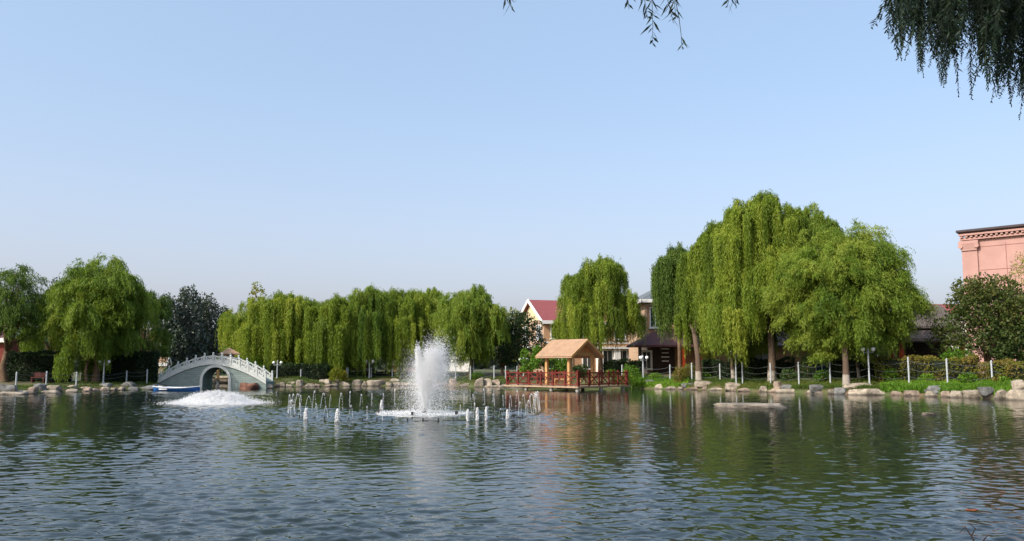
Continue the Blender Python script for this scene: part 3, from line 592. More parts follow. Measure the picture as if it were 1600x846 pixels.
# --- grass and ground cover (nobody could count it)
rg = np.random.default_rng(77)
def blades(u0, u1, d0, d1, n, hmin, hmax, name, label, cat='grass', m_='blade', wide=.03, ts=0):
    uu = rg.uniform(u0, u1, n); dd = rg.uniform(d0, d1, n); YY = np.array([shoreY(a) for a in uu])+dd
    x = (uu-800)/F*YY/1.0075; z = gz(x, YY)
    keep = (np.sin(x*1.7+1)*np.cos(YY*2.3+x)+rg.normal(0,.5,n)) > -.55
    x, YY, z = x[keep], YY[keep], z[keep]; n = len(x)
    h = rg.uniform(hmin, hmax, n)*(.75+.45*np.sin(x*.8)*np.cos(YY*1.1+x*.3)+.3*np.sin(x*2.7+YY)*np.sin(YY*2.9-x))
    c = np.stack([x, YY, z+h*.45], 1); ax = np.array([0,0,1.])+rg.normal(0,.35,(n,3))
    v,f,t = leaf_quads(c, ax, h, wide*rg.uniform(.7,1.4,n), rg, np.clip(.45+ts+.25*np.sin(x*.9+YY)+rg.normal(0,.15,n),0,1))
    props(link(name, np_mesh(name, v, f, False, t), M[m_]), label, cat, kind='stuff')
blades(955, 1380, .25, 3.6, 60000, .08, .30, 'bank_grass', 'green grass growing along the right bank between stones and chain fence')
blades(415, 800, .3, 3.5, 24000, .07, .2, 'bank_grass', 'olive grass on the middle bank behind the pale stones', ts=.1)
blades(-20, 250, .4, 4, 12000, .06, .16, 'bank_grass', 'thin dark grass on the left bank behind the rocks', ts=-.1)
blades(1375, 1640, .2, 2.9, 60000, .14, .42, 'ground_cover', 'lush bright ground cover plants below the bronze hedges', 'plants', 'shrub', .09, .05)
blades(985, 1075, .2, 2.4, 16000, .14, .42, 'ground_cover', 'bright ground cover spilling between the rocks right of the railing', 'plants', 'shrub', .08, .15)
# ------------------------------------------------------------------ buildings
def window(parent, x, z, w_, h_, y=0.0, rz=0.0, mull=1, frame='white_trim', fw=.09, name='window', sill=True, loc=None):
    mb = MB(); t = .10
    mb.box((-w_/2+fw/2,-t/2,h_/2), (fw,t,h_)); mb.box((w_/2-fw/2,-t/2,h_/2), (fw,t,h_))
    mb.box((0,-t/2+.002,fw/2), (w_-2*fw,t-.004,fw)); mb.box((0,-t/2+.002,h_-fw/2), (w_-2*fw,t-.004,fw))
    for k in range(mull): mb.box((-w_/2+w_*(k+1)/(mull+1),-t/2+.012,h_/2), (.05,t-.03,h_-2*fw))
    if sill: mb.box((0,-.09,-.045), (w_+.16,.2,.09))
    o = mb.build(name, M[frame], parent); o.location = loc or (x, y, z); o.rotation_euler = (0,0,rz)
    MB().box((0,-.02,h_/2), (w_-2*fw+.02,.03,h_-2*fw+.02)).build('pane', M['glass_dark'], o)
    return o
def gable_roof(L, D, ez, rz_, ov, th, ovx):
    s = (rz_-ez)/(D/2); e = ez-ov*s
    return MB().prism([(-ov,e),(D/2,rz_),(D+ov,e),(D+ov,e-th),(D/2,rz_-th),(-ov,e-th)], -ovx, L+ovx, 'x')
def house(name, label, loc, rz, L, D, ez, rzh, wallm, roofm, ov=.5, gablem=None, group=None):
    T = thing(name, label, 'house', loc, rz, group)
    MB().box((L/2,D/2,ez/2-.2), (L,D,ez+.4)).build('wall', M[wallm], T)
    MB().prism([(0.01,ez+.001),(D/2,rzh-.2),(D-.01,ez+.001)], .01, L-.01, 'x').build('gable', M[gablem or wallm], T)
    r = gable_roof(L, D, ez+.1, rzh+.1, ov, .2, .35).build('roof', M[roofm], T)
    s = (rzh-ez)/(D/2); f = MB(); e = ez+.1-ov*s
    f.box((L/2,-ov-.03,e-.10), (L+.78,.06,.34)); f.box((L/2,D+ov+.03,e-.10), (L+.78,.06,.34))
    for x in (-.385, L+.385):
        f.bar((x,-ov,e-.08), (x,D/2,rzh+.02), .06, .34); f.bar((x,D/2,rzh+.02), (x,D+ov,e-.08), .06, .34)
    f.build('fascia', M['white_trim'], r)
    return T
# red roofed house
b_ = Vector((XU(850,84), 84, .95)); th = rad(18)
A = house('house', 'two storey house with red tiled roof and cream gable behind the gazebo willow', b_, th, 11.2, 7.4, 5.25, 7.35, 'orange_brick', 'red_tile', .5, 'cream')
MB().box((5.6,-.02,3.0), (11.2,.08,.16)).build('string_course', M['white_trim'], A)
for x in (1.3, 3.6, 5.9, 8.2, 10.3): window(A, x, 3.35, 1.25, 1.45, -.003, 0)
window(A, 0, 0, 1.3, 1.5, loc=(-.003, 1.3, 3.3), rz=-math.pi/2); window(A, 0, 0, 1.3, 1.5, loc=(-.003, 5.4, 3.3), rz=-math.pi/2)
for x in (1.0, 2.4, 4.6, 6.8, 8.4, 10.1): window(A, x, .35, 1.15, 1.95, -.003, 0, sill=False)
pl = MB()
for x in (5.7, 6.0, 7.55, 7.9, 9.25, 9.55, 10.85): pl.box((x,-.22,1.15), (.32,.42,2.5))
pl.box((8.3,-.28,2.5), (5.6,.6,.22)); pl.build('porch_pilaster', M['white_trim'], A)
bl = MB().box((-.75,1.6,2.55), (1.5,2.4,.16)).build('balcony', M['white_trim'], A)
rl = MB(); rl.box((-1.46,1.6,3.35), (.06,2.4,.06)); rl.box((-.75,.42,3.35), (1.5,.06,.06))
for k in range(9): rl.box((-1.46,.45+k*.29,2.98), (.04,.04,.7))
for k in range(5): rl.box((-1.3+k*.3,.42,2.98), (.04,.04,.7))
rl.build('railing', M['white_metal'], bl)
MB().box((-.28,.55,3.55), (.5,.75,.55)).build('air_conditioner', M['white_metal'], A)
# grey roofed house with porch
b_ = Vector((XU(1012,76), 76, .97))
B = thing('house', 'two storey orange brick house with grey hipped roof and maroon porch roof behind the willows', 'house', b_, rad(6))
MB().box((3.6,3.4,3.05), (7.2,6.8,6.9)).build('wall', M['orange_brick'], B)
rf = MB().add([(-.6,-.6,6.55),(7.8,-.6,6.55),(7.8,7.4,6.55),(-.6,7.4,6.55),(2.9,3.4,8.5),(4.3,3.4,8.5)], [(0,1,5,4),(1,2,5),(2,3,4,5),(3,0,4),(0,3,2,1)]).build('roof', M['grey_tile'], B)
MB().box((3.6,-.62,6.42), (8.5,.06,.3)).box((-.62,3.4,6.42), (.06,8.1,.3)).build('fascia', M['white_trim'], rf)
window(B, .75, 4.05, 1.0, 1.85, -.003); window(B, 3.4, 4.05, 1.3, 1.85, -.003); window(B, 5.8, 4.05, 1.3, 1.85, -.003)
MB().box((3.6,-.05,6.12), (7.2,.1,.12)).build('string_course', M['white_trim'], B)
pr = MB().add([(-1.9,-3.6,2.45),(6.2,-3.6,2.45),(6.2,-.02,2.45),(-1.9,-.02,2.45),(1.0,-.02,3.95),(6.2,-.02,3.95),(-1.9,-3.6,2.3),(6.2,-3.6,2.3),(6.2,-.02,2.3),(-1.9,-.02,2.3)],
     [(0,1,5,4),(0,4,3),(1,2,5),(3,4,5,2),(6,7,1,0),(7,8,2,1),(8,9,3,2),(9,6,0,3),(9,8,7,6)]).build('porch_roof', M['maroon_tile'], B)
for x in (-1.5, 2.3, 5.8): MB().box((x,-3.2,1.0), (.24,.24,2.59)).build('porch_post', M['red_col'] if x > 0 else M['dark_wood'], B)
MB().box((1.3,-.35,1.0), (2.0,.5,2.6)).build('porch_opening', M['dark_wood'], B)  # solid block coloured dark for the unlit opening behind the porch
window(B, -.25, .3, 1.0, 1.75, -.62, 0, sill=False, fw=.16)
sh = MB()
for k in range(4): sh.box((1.45,-.63,1.1+k*.36), (.75 if k % 2 else .6,.04,.10))
sh.build('white_shelf', M['white_trim'], B)
# long low brick house behind the whitewashed trunks
b_ = Vector((XU(1098,67), 67, .97))
Cc = thing('house', 'low tan brick house with dark eaves and white door behind the big willow trunks', 'house', b_, rad(-8))
MB().box((6.2,3.0,1.25), (12.4,6,2.9)).build('wall', M['tan_brick'], Cc)
gable_roof(12.4, 6, 2.75, 4.4, .9, .18, .6).build('roof', M['brown_tile'], Cc)
MB().box((.1,-.35,1.2), (.55,.55,2.8)).build('brick_pier', M['red_brick'], Cc)
MB().box((6.55,-.20,1.2), (2.0,.4,2.8)).build('brick_bay', M['orange_brick'], Cc)
MB().box((10.5,-.3,1.2), (.9,.6,2.8)).build('brick_pier', M['tan_brick2'], Cc)
dr = window(Cc, 8.95, .0, 1.15, 2.3, -.003, 0, sill=False, fw=.16, name='door')
window(Cc, 3.4, .9, 1.0, 1.4, -.003, 0); window(Cc, 11.6, .9, 1.0, 1.4, -.003, 0); window(Cc, 5.0, .9, .8, 1.4, -.003, 0)
MB().tube([(2.0,-.1,0),(2.0,-.1,2.6)], .06, 8).build('downpipe', M['white_metal'], Cc)
st = MB().box((8.95,-.9,-.05), (1.8,1.7,.22)).build('doorstep', M['concrete'], Cc)
# dark pavilion with two tier roof
b_ = Vector((XU(1448,60), 60, .97))
D = thing('pavilion', 'dark open pavilion with two tier brown roof and red columns', 'pavilion', b_, rad(-14))
def hip(w0, d0, z0, w1, d1, z1, th):
    a = [(-w0/2,-d0/2,z0),(w0/2,-d0/2,z0),(w0/2,d0/2,z0),(-w0/2,d0/2,z0)]; c = [(-w1/2,-d1/2,z1),(w1/2,-d1/2,z1),(w1/2,d1/2,z1),(-w1/2,d1/2,z1)]
    e = [(x,y,z-th) for x,y,z in a]
    return a+c+e, [(0,1,5,4),(1,2,6,5),(2,3,7,6),(3,0,4,7),(4,5,6,7),(8,9,1,0),(9,10,2,1),(10,11,3,2),(11,8,0,3),(11,10,9,8)]
MB().add(*hip(4.9,4.9,2.55,3.4,3.4,3.3,.2)).build('lower_roof', M['brown_tile'], D)
MB().box((0,0,3.35), (3.2,3.2,.5)).build('frieze', M['dark_wood'], D)
MB().add(*hip(4.1,4.1,3.4,2.2,.3,4.95,.16)).build('upper_roof', M['brown_tile'], D)
for x in (-1.9, 1.9):
    for y in (-1.9, 1.9): MB().tube([(x,y,-.2),(x,y,2.5)], .17, 12).build('column', M['red_col'], D)
MB().box((0,1.3,1.15), (3.5,.12,2.5)).build('back_wall', M['dark_wood'], D)
MB().box((0,0,.06), (4.6,4.6,.2)).build('plinth', M['concrete'], D)
b_ = Vector((XU(1446,84), 84, .97)); house('house', 'far house whose red roof edge shows just above the brown pavilion roof', b_, rad(-5), 6, 5, 5.7, 6.8, 'white_trim', 'red_tile', .4)
# pink building
b_ = Vector((XU(1508,75,460), 75, .97))
E = thing('building', 'tall pink building with dark overhanging cornice at the right edge', 'building', b_, rad(-45))
MB().box((12,7,5.9), (24,14,12.2)).build('wall', M['pink'], E)
j = MB()
for k in range(1,11): j.box((1.35+k*2.1,-.004,5.6), (.05,.02,11.3))
for k in range(6): j.box((12.7,-.006,.8+k*2.05), (22.6,.02,.05))
j.build('panel_joint', M['pink_dark'], E)
MB().box((.62,-.09,5.6), (1.24,.2,11.4)).box((.02,.62,5.6), (.2,1.2,11.4)).build('pilaster', M['pink'], E)
cp = MB().add(*hip(1.3,.5,10.9,1.55,.7,11.35,.12)); cp.v = [(x+.6,y-.05,z) for x,y,z in cp.v]
for s in (-.05, 1.25): cp.tube([(s,-.42,11.18),(s,.25,11.18)], .2, 14)
cp.box((.6,-.05,11.5), (1.6,.72,.28)); cp.build('capital', M['pink'], E)
cn = MB().box((12,-.12,11.83), (24.2,.36,.22)).box((12.05,-.24,12.18), (24.3,.6,.16))
for k in range(60): cn.box((.1+k*.4,-.34,12.02), (.2,.24,.17))
cn.build('cornice', M['pink'], E)
MB().add(*[[(-.25,-.72,12.42),(25,-.72,12.42),(25,15,12.42),(-.25,15,12.42),(-.1,-.5,12.27),(25,-.5,12.27),(25,14.6,12.27),(-.1,14.6,12.27),(-.25,-.72,12.60),(25,-.72,12.60),(25,15,12.60),(-.25,15,12.60)],
  [(4,5,1,0),(5,6,2,1),(6,7,3,2),(7,4,0,3),(0,1,9,8),(1,2,10,9),(2,3,11,10),(3,0,8,11),(8,9,10,11),(7,6,5,4)]]).build('roof', M['roof_dark'], E)
for k in range(3): window(E, 6.5+k*4.2, 2.9, 1.7, 2.1, -.003, frame='pink', fw=.14)
# orange pagoda behind the bridge, pale huts far behind
b_ = at(357, 70); b_.z = .6
Pg = thing('pagoda', 'small pagoda with two tier orange roof behind the stone bridge', 'pagoda', b_, rad(20))
z0 = ZV(566,70)-b_.z; z1 = ZV(553,70)-b_.z; z2 = ZV(545,70)-b_.z
MB().add(*hip(2.3,2.3,z0,1.1,1.1,z0+.38,.08)).build('lower_roof', M['wood_roof'], Pg)
MB().box((0,0,(z0+z1)/2+.1), (.85,.85,z1-z0+.1)).build('lantern', M['wood_post'], Pg)
MB().add(*hip(1.62,1.62,z1,.12,.12,z2+.05,.07)).build('upper_roof', M['wood_roof'], Pg)
for x in (-.8,.8):
    for y in (-.8,.8): MB().tube([(x,y,-.2),(x,y,z0)], .09, 10).build('column', M['wood_post'], Pg)
MB().box((0,0,.02), (2.1,2.1,.12)).build('floor', M['wood_post'], Pg)
for x in (-.8,.8):
    for y in (-.8,.8): MB().tube([(x,y,-1.8),(x,y,-.04)], .1, 8).build('stilt', M['concrete'], Pg)
b_ = at(690, 96); house('house', 'white low house far behind the fountain, glimpsed under the willows', b_, 0, 3.4, 4, 1.7, 2.6, 'white_trim', 'grey_tile', .3)
b_ = at(243, 92); house('house', 'small cream hut far behind the left end of the bridge', b_, rad(10), .8, 1.6, 1.45, 1.95, 'cream', 'wood_roof', .3)
b_ = at(612, 92); house('house', 'low pinkish red hut behind the lamps left of the fountain', b_, 0, 4.0, 3, 1.0, 1.5, 'pinkish', 'maroon_tile', .3)
b_ = at(-8, 66); house('house', 'red walled hut at the left edge behind the willow trunk', b_, 0, .7, 3, 3.2, 4.0, 'dark_red_wall', 'maroon_tile', .3)
# far wood closing the horizon
rng = np.random.default_rng(3); Bz = []
for k in range(90):
    a = -40+k*.9; Yk = rng.uniform(135,175); xk = math.tan(rad(a))*Yk; s = rng.uniform(3,5)
    Bz.append((xk, Yk, 1+s*.6, s*1.3, s, s))
v,f,t_ = blob_crown(rng, Bz, 2.2, .9, .6, -.1); props(link('distant_trees', np_mesh('distant_trees', v,f,False,t_), M['poplar']), 'far belt of trees behind the lake and houses', 'trees', kind='stuff')
# notice panel
b_ = at(1190, 61.5); N = thing('notice_board', 'grey glazed notice board on dark posts behind the big willow trunk', 'notice board', b_, rad(3))
zt, zb_ = ZV(554,61.5)-b_.z, ZV(581,61.5)-b_.z
MB().box((0,0,(zt+zb_)/2), (1.36,.06,zt-zb_)).build('panel', M['panel'], N)
fr = MB()
for x in (-.7,0,.7): fr.box((x,-.045 if x == 0 else 0,(zt+.15)/2-.1), (.06 if x == 0 else .08,.03 if x == 0 else .09,zt+.35))
for z in (zb_-.03, zt+.03, (zt+zb_)/2, zb_+.18): fr.box((0,-.05,z), (1.32,.03,.04))
fr.build('frame', M['black_metal'], N)

# ------------------------------------------------------------------ stone bridge
X0, X1, BY, BD = XU(246,62.5,600), XU(416,62.5,600), 62.5, 2.0
cx = (X0+X1)/2; hl = (X1-X0)/2
BR = thing('bridge', 'arched green granite footbridge with white stone balustrade over the channel', 'bridge', (cx, BY, 0))
def ztop(x): t = abs(x)/hl; return .50+1.42*(1-t**1.75)
AR, AZ, AX = .93, .62, XU(337,62.5)-cx
def zarch(x):
    d = abs(x-AX); return -.8 if d >= AR else AZ+math.sqrt(AR*AR-d*d)
xs = sorted(set(list(np.linspace(-hl,hl,60))+[AX-AR-1e-3,AX+AR+1e-3]+list(AX+AR*np.cos(np.linspace(0,math.pi,34))*.9999)))
vs = []; fs = []
for x in xs:
    zb_ = zarch(x) if abs(x-AX) < AR else -.8
    vs += [(x,0,zb_),(x,0,ztop(x)),(x,BD,ztop(x)),(x,BD,zb_)]
for i in range(len(xs)-1):
    a = 4*i; c = a+4; fs += [(a,c,c+1,a+1),(a+1,c+1,c+2,a+2),(a+2,c+2,c+3,a+3),(a+3,c+3,c,a)]
fs += [(0,1,2,3),(4*(len(xs)-1)+3,4*(len(xs)-1)+2,4*(len(xs)-1)+1,4*(len(xs)-1))]
me = bpy.data.meshes.new('span'); me.from_pydata(vs, [], fs); me.update(); link('span', me, M['granite_block'], BR)
ring = MB(); n = 26; vs = []; 
for k in range(n+1):
    a = math.pi*k/n; 
    for r_, y in ((AR+.01,-.05),(AR+.2,-.05),(AR+.2,.0),(AR+.01,.0)): vs.append((AX+r_*math.cos(a), y, AZ+r_*math.sin(a)))
ring.add(vs, [(4*k+q,4*k+(q+1)%4,4*k+4+(q+1)%4,4*k+4+q) for k in range(n) for q in range(4)]+[(0,1,2,3),(4*n+3,4*n+2,4*n+1,4*n)])
for s in (-1,1): ring.box((AX+s*(AR+.105),-.025,AZ/2-.4), (.19,.05,AZ+.8))
ring.build('arch_ring', M['marble'], BR)
cx_ = np.linspace(-hl,hl,40)
for y0,y1 in ((-.09,.0),(BD,BD+.09)):
    cop = MB()
    for i in range(39):
        a,c = cx_[i],cx_[i+1]
        cop.add([(a,y0,ztop(a)-.16),(c,y0,ztop(c)-.16),(c,y0,ztop(c)+.03),(a,y0,ztop(a)+.03),(a,y1,ztop(a)-.16),(c,y1,ztop(c)-.16),(c,y1,ztop(c)+.03),(a,y1,ztop(a)+.03)],
           [(0,1,2,3),(7,6,5,4),(0,4,5,1),(3,2,6,7)])
    cop.build('coping', M['marble'], BR)
NP = 13; px_ = np.linspace(-hl+.12, hl-.12, NP)
post = MB().box((0,0,.29), (.15,.15,.58)).lathe([(.07,.58),(.045,.61),(.075,.66),(.07,.72),(.03,.76),(.005,.77)], 10)
p0 = post.build('baluster_post', M['marble'], BR)
first = True
for y in (.1, BD-.1):
    for x in px_:
        o = p0 if first else p0.copy()
        if not first: COL.objects.link(o); o.parent = BR
        first = False; o.location = (x, y, ztop(x)-.03)
    for i in range(NP-1):
        a, c = px_[i]+.08, px_[i+1]-.08; za, zc = ztop(px_[i])+.0, ztop(px_[i+1])+.0
        mb = MB()
        mb.bar((a,y,za+.12), (c,y,zc+.12), .09, .26); mb.bar((a,y,za+.45), (c,y,zc+.45), .10, .09)
        for k in (.2,.8): mb.bar((a+(c-a)*k,y,za+(zc-za)*k+.22), (a+(c-a)*k,y,za+(zc-za)*k+.42), .07, .14)
        mb.build('rail_panel', M['marble'], BR)

# ------------------------------------------------------------------ timber deck and gazebo
dc = Vector((XU(903,57,605), 57.0, 0)); DK = thing('deck', 'timber deck over the water with dark red cross braced railing', 'deck', dc, rad(45))
LX, LY, DZ = 5.6, 6.9, .30
pk = MB()
nb = 40
for k in range(nb): pk.box((LX/2, LY*(k+.5)/nb, DZ-.03+.004*(k % 3)), (LX, LY/nb-.012, .06))
fl = pk.build('floor', M['deck'], DK)
MB().box((LX/2,-.03,DZ-.05), (LX+.1,.06,.11)).box((-.03,LY/2,DZ-.05), (.06,LY,.11)).box((LX/2,LY*.3,DZ-.14), (LX-.2,.14,.14)).box((LX/2,LY*.7,DZ-.14), (LX-.2,.14,.14)).build('fascia_board', M['deck'], DK)
for (x,y) in ((.25,.25),(2.7,.25),(5.2,.25),(.25,2.6),(.25,5.0),(2.7,3.4),(5.2,4)): MB().tube([(x,y,-1.2),(x,y,DZ-.075)], .13, 12).build('pier', M['concrete'], DK)
def xrail(a, b, n, skip=()):
    a = Vector(a); b = Vector(b); H = .95; RA = MB()
    d = (b-a); u_ = d.normalized()
    for k in range(n+1):
        q = a+d*k/n; RA.box((q.x,q.y,DZ+H/2+.02), (.10,.10,H+.06)); RA.box((q.x,q.y,DZ+H+.07), (.13,.13,.05))
    for k in range(n):
        if k in skip: continue
        p, q = a+d*k/n+u_*.05, a+d*(k+1)/n-u_*.05; up = Vector((0,0,1))
        RA.bar(p+up*(DZ+H-.06), q+up*(DZ+H-.06), .07, .07); RA.bar(p+up*(DZ+.12), q+up*(DZ+.12), .06, .06)
        RA.bar(p+up*(DZ+.15), q+up*(DZ+H-.09), .045, .05); RA.bar(p+up*(DZ+H-.095), q+up*(DZ+.155), .04, .05)
        RA.bar(p+up*(DZ+H*.62), q+up*(DZ+H*.62), .035, .04)
    return RA
xrail((.1,.1,0),(.1,LY-.1,0),6).build('railing', M['wood_red'], DK)
xrail((.22,.1,0),(LX-.1,.1,0),5).build('railing', M['wood_red'], DK)
xrail((LX-.1,.24,0),(LX-.1,LY-.1,0),6,(3,4)).build('railing', M['wood_red'], DK)
xrail((.22,LY-.1,0),(LX-.24,LY-.1,0),5,(2,)).build('railing', M['wood_red'], DK)
GZB = thing('gazebo', 'open wooden gazebo with shingled gable roof on the deck', 'gazebo', dc, rad(45))
gx0, gx1, gy0, gy1 = 1.48, 4.02, 2.05, 4.15
EZ, RZ = 2.62, 3.50
for x in (gx0,gx1):
    for y in (gy0,gy1): MB().box((x,y,(DZ+EZ)/2+.02), (.2,.2,EZ-DZ+.02)).build('post', M['wood_post'], GZB)
xm = (gx0+gx1)/2; ovx = .50; ovy = .62; s = (RZ-EZ)/(xm-gx0)
rf = MB().prism([(gx0-ovx,EZ-ovx*s*.9),(xm,RZ),(gx1+ovx,EZ-ovx*s*.9),(gx1+ovx,EZ-ovx*s*.9-.1),(xm,RZ-.12),(gx0-ovx,EZ-ovx*s*.9-.1)], gy0-ovy, gy1+ovy, 'y').build('roof', M['wood_roof'], GZB)
ls = MB(); sl = Vector((xm-gx0+ovx, 0, RZ-(EZ-ovx*s*.9))); nrm_ = Vector((-sl.z,0,sl.x)).normalized(); rs = random.Random(4)
for sgn in (1,-1):
    for k in range(9):
        for q in range(12):
            y0 = gy0-ovy+(gy1-gy0+2*ovy)*q/12; wq = (gy1-gy0+2*ovy)/12; t0 = (k+.5)/9+rs.uniform(-.008,.008)
            pc = Vector((gx0-ovx,0,EZ-ovx*s*.9))+sl*t0+nrm_*(.02+rs.uniform(0,.008)); an = -math.atan2(sl.z,sl.x)-.05
            M3 = Matrix.Rotation(an,3,'Y')
            if sgn < 0: pc.x = 2*xm-pc.x; M3 = Matrix.Rotation(-an,3,'Y')
            ls.box((pc.x,y0+wq/2,pc.z), (sl.length/9*1.12,wq-.008,.022), rot=M3)
ls.build('shingles', M['wood_roof'], rf)
for y in (gy0-ovy-.025, gy1+ovy+.025):
    bb = MB()
    bb.bar((gx0-ovx,y,EZ-ovx*s*.9-.05), (xm,y,RZ-.06), .05, .16); bb.bar((xm,y,RZ-.06), (gx1+ovx,y,EZ-ovx*s*.9-.05), .05, .16)
    bb.build('barge_board', M['wood_post'], rf)
for y in (gy0-.02, gy1+.02):
    MB().prism([(gx0-.1,EZ-.06),(xm,RZ-.16),(gx1+.1,EZ-.06)], y-.03, y+.03, 'y').build('gable_board', M['wood_gable'], GZB)
bm_ = MB()
for y in (gy0,gy1): bm_.box((xm,y,EZ-.12), (gx1-gx0-.2,.12,.18))
for x in (gx0,gx1): bm_.box((x,(gy0+gy1)/2,EZ-.10), (.14,gy1-gy0-.2,.2))
bm_.build('beam', M['wood_post'], GZB)
def bench(lab, x, y, rz, L=1.2):
    q = dc + Matrix.Rotation(rad(45),3,'Z') @ Vector((x,y,DZ+.006)); T = thing('bench', lab, 'bench', q, rad(45)+rz)
    st_ = MB()
    for k in range(3): st_.box((0,-.13+.13*k,.43), (L,.115,.05))
    st_.build('seat', M['wood_post'], T)
    for sx in (-1,1):
        for sy in (-1,1): MB().box((sx*(L/2-.1),sy*.12,.2), (.07,.07,.405)).build('leg', M['wood_post'], T)
bench('low yellow wooden bench between the left gazebo posts', 1.85, 3.1, rad(90)); bench('low yellow wooden bench by the right gazebo post', 3.5, 2.5, 0, 1.0)

# ------------------------------------------------------------------ chain fences and lamps
def fence(name, label, pts, chains=True, r=.055, sag=.16, rows=3):
    """pts: (u, metres behind the shore, row of the post top)"""
    q = []
    for u, d, v in pts:
        b0 = back(u, d); q.append((b0, max(.5, ZV(v, b0.y)-b0.z)))
    o = q[0][0].copy(); T = thing(name, label, 'fence', o)
    for b0, h in q:
        p = b0-o
        MB().lathe([(r,-.15),(r,h-.10),(r*1.25,h-.09),(r*1.25,h-.06),(r*.8,h-.05),(r*.2,h)], 10, p).build('post', M['white_metal'], T, False)
    for (a,ha),(b,hb) in zip(q, q[1:]):
        if not chains: continue
        mb = MB()
        for k in range(rows):
            f_ = .86-.27*k; A_ = a-o+Vector((0,0,ha*f_)); B_ = b-o+Vector((0,0,hb*f_)); sg = sag*(b-a).length/2
            mb.tube([A_.lerp(B_, t)-Vector((0,0,sg*4*t*(1-t))) for t in np.linspace(0.02,.98,9)], .013, 5)
        mb.build('chain', M['chain'], T)
    return T
fence('chain_fence', 'row of thin pale posts in front of the tall hedges on left bank', [(26,2.3,581),(73,2.2,580),(120,2.0,581),(198,2.0,579),(230,2.0,577)], True, .045, .1, 2)
fence('chain_fence', 'thin pale posts and chains before the low dark hedge, middle bank', [(470,2.0,577),(505,2.0,575.5),(542,2.0,574.5)], True, .045, .16)
fence('chain_fence', 'white posts with sagging chains under the willows left of the fountain', [(543.5,2.2,574),(580,2.2,575),(613,2.2,574),(645,2.4,575)], True, .05, .16)
fence('chain_fence', 'white posts and chains between fountain and red railing', [(690,2.4,575),(735,2.3,572),(772,2.2,571),(790,2.4,572),(808,2.6,572)], True, .047, .16)
fence('chain_fence', 'long white post chain fence from red railing to the wide round willow', [(972,2.5,570),(1005,2.2,570),(1047,2.0,569.5),(1081,1.7,567),(1125,2.6,568),(1160,1.6,566),(1204,1.7,567),(1248,1.7,565.5),(1297,1.6,563),(1358,2.2,560),(1420,1.6,557.5),(1480,1.8,560),(1550,2.4,563),(1625,2.0,560)], True, .048, .16)
def lamp(u, d, v, lab, n=2, glob=.115, rz=0):
    b0 = back(u, d); h = ZV(v, b0.y)-b0.z; T = thing('lamp_post', lab, 'lamp', b0, rz, 'globe lamps along the bank')
    MB().lathe([(.09,-.1),(.09,.12),(.05,.16),(.042,h*.75),(.036,h-.02),(.05,h),(.01,h+.04)], 12).build('pole', M['white_metal'], T, False)
    ar = MB(); P_ = [(.0,0)]
    for k in range(n):
        a = 2*math.pi*k/n; x, y = .30*math.cos(a), .30*math.sin(a)
        ar.tube([(0,0,h-.28),(x*.6,y*.6,h-.36),(x,y,h-.33),(x,y,h-.25)], .018, 6)
        MB().lathe([(.005,-glob)]+[(glob*math.sin(t),-glob*math.cos(t)) for t in np.linspace(.35,math.pi-.1,9)], 14, (x,y,h-.15)).build('globe', M['globe'], T, True)
    ar.build('arm', M['white_metal'], T)
lamp(162, 2.0, 562, 'double globe lamp before the dark hedge on the left bank')
lamp(433, 1.9, 564, 'double globe lamp right of the bridge')
lamp(577, 1.9, 562, 'double globe lamp beside the pale willow trunk left of the fountain', glob=.14)
lamp(611, 4.2, 564, 'double globe lamp standing back from the shore left of the fountain')
lamp(621, 7.5, 566, 'short globe lamp behind, nearest to the fountain spray')
lamp(558, 8.5, 568, 'small distant globe lamp in shade behind the chain fence')
lamp(712, 2.4, 562, 'globe lamp partly veiled by the fountain spray')
lamp(818, 2.6, 559, 'white lamp post behind the left part of the red railing')
lamp(1005, 2.4, 556, 'three globe lamp right of the deck, before the maroon porch', n=3, glob=.13)
lamp(1150, .9, 547, 'double globe lamp before the big willows')
lamp(1358, 1.3, 542, 'double globe lamp right of the wide round willow trunk', glob=.13)

# ------------------------------------------------------------------ shore stones
def rock_mesh(dx, dy, dz, seed):
    rng = np.random.default_rng(seed); n = 9; g = np.linspace(-1,1,n); V = []; idx = {}; Fq = []
    def vid(p):
        k = tuple(np.round(p,4))
        if k not in idx: idx[k] = len(V); V.append(p)
        return idx[k]
    for ax in range(3):
        for sg in (-1,1):
            for i in range(n-1):
                for j in range(n-1):
                    qd = []
                    for (a,b) in ((g[i],g[j]),(g[i+1],g[j]),(g[i+1],g[j+1]),(g[i],g[j+1])):
                        p = [0,0,0]; p[ax] = sg; p[(ax+1)%3] = a; p[(ax+2)%3] = b; qd.append(vid(p))
                    Fq.append(qd if sg > 0 else qd[::-1])
    P_ = np.array(V, float); pn = rng.uniform(5,11)
    P_ /= (np.sum(np.abs(P_)**pn, 1)**(1/pn))[:,None]
    for k in range(rng.integers(9,15)):               # split faces
        nrm = unit(rng.normal(size=3)*np.array([1,1,.8])); d = rng.uniform(.66,1.08); s_ = P_@nrm-d
        P_ = P_ - np.clip(s_,0,None)[:,None]*nrm*.92
    P_ += .05*np.sin(P_@rng.normal(0,3,(3,3))+rng.uniform(0,6,3)) + rng.normal(0,.030,P_.shape)
    lo, hi = P_.min(0), P_.max(0); P_ = (P_-lo)/(hi-lo)-.5
    return np_mesh('rock', P_*np.array([dx,dy,dz]), np.array(Fq), False)
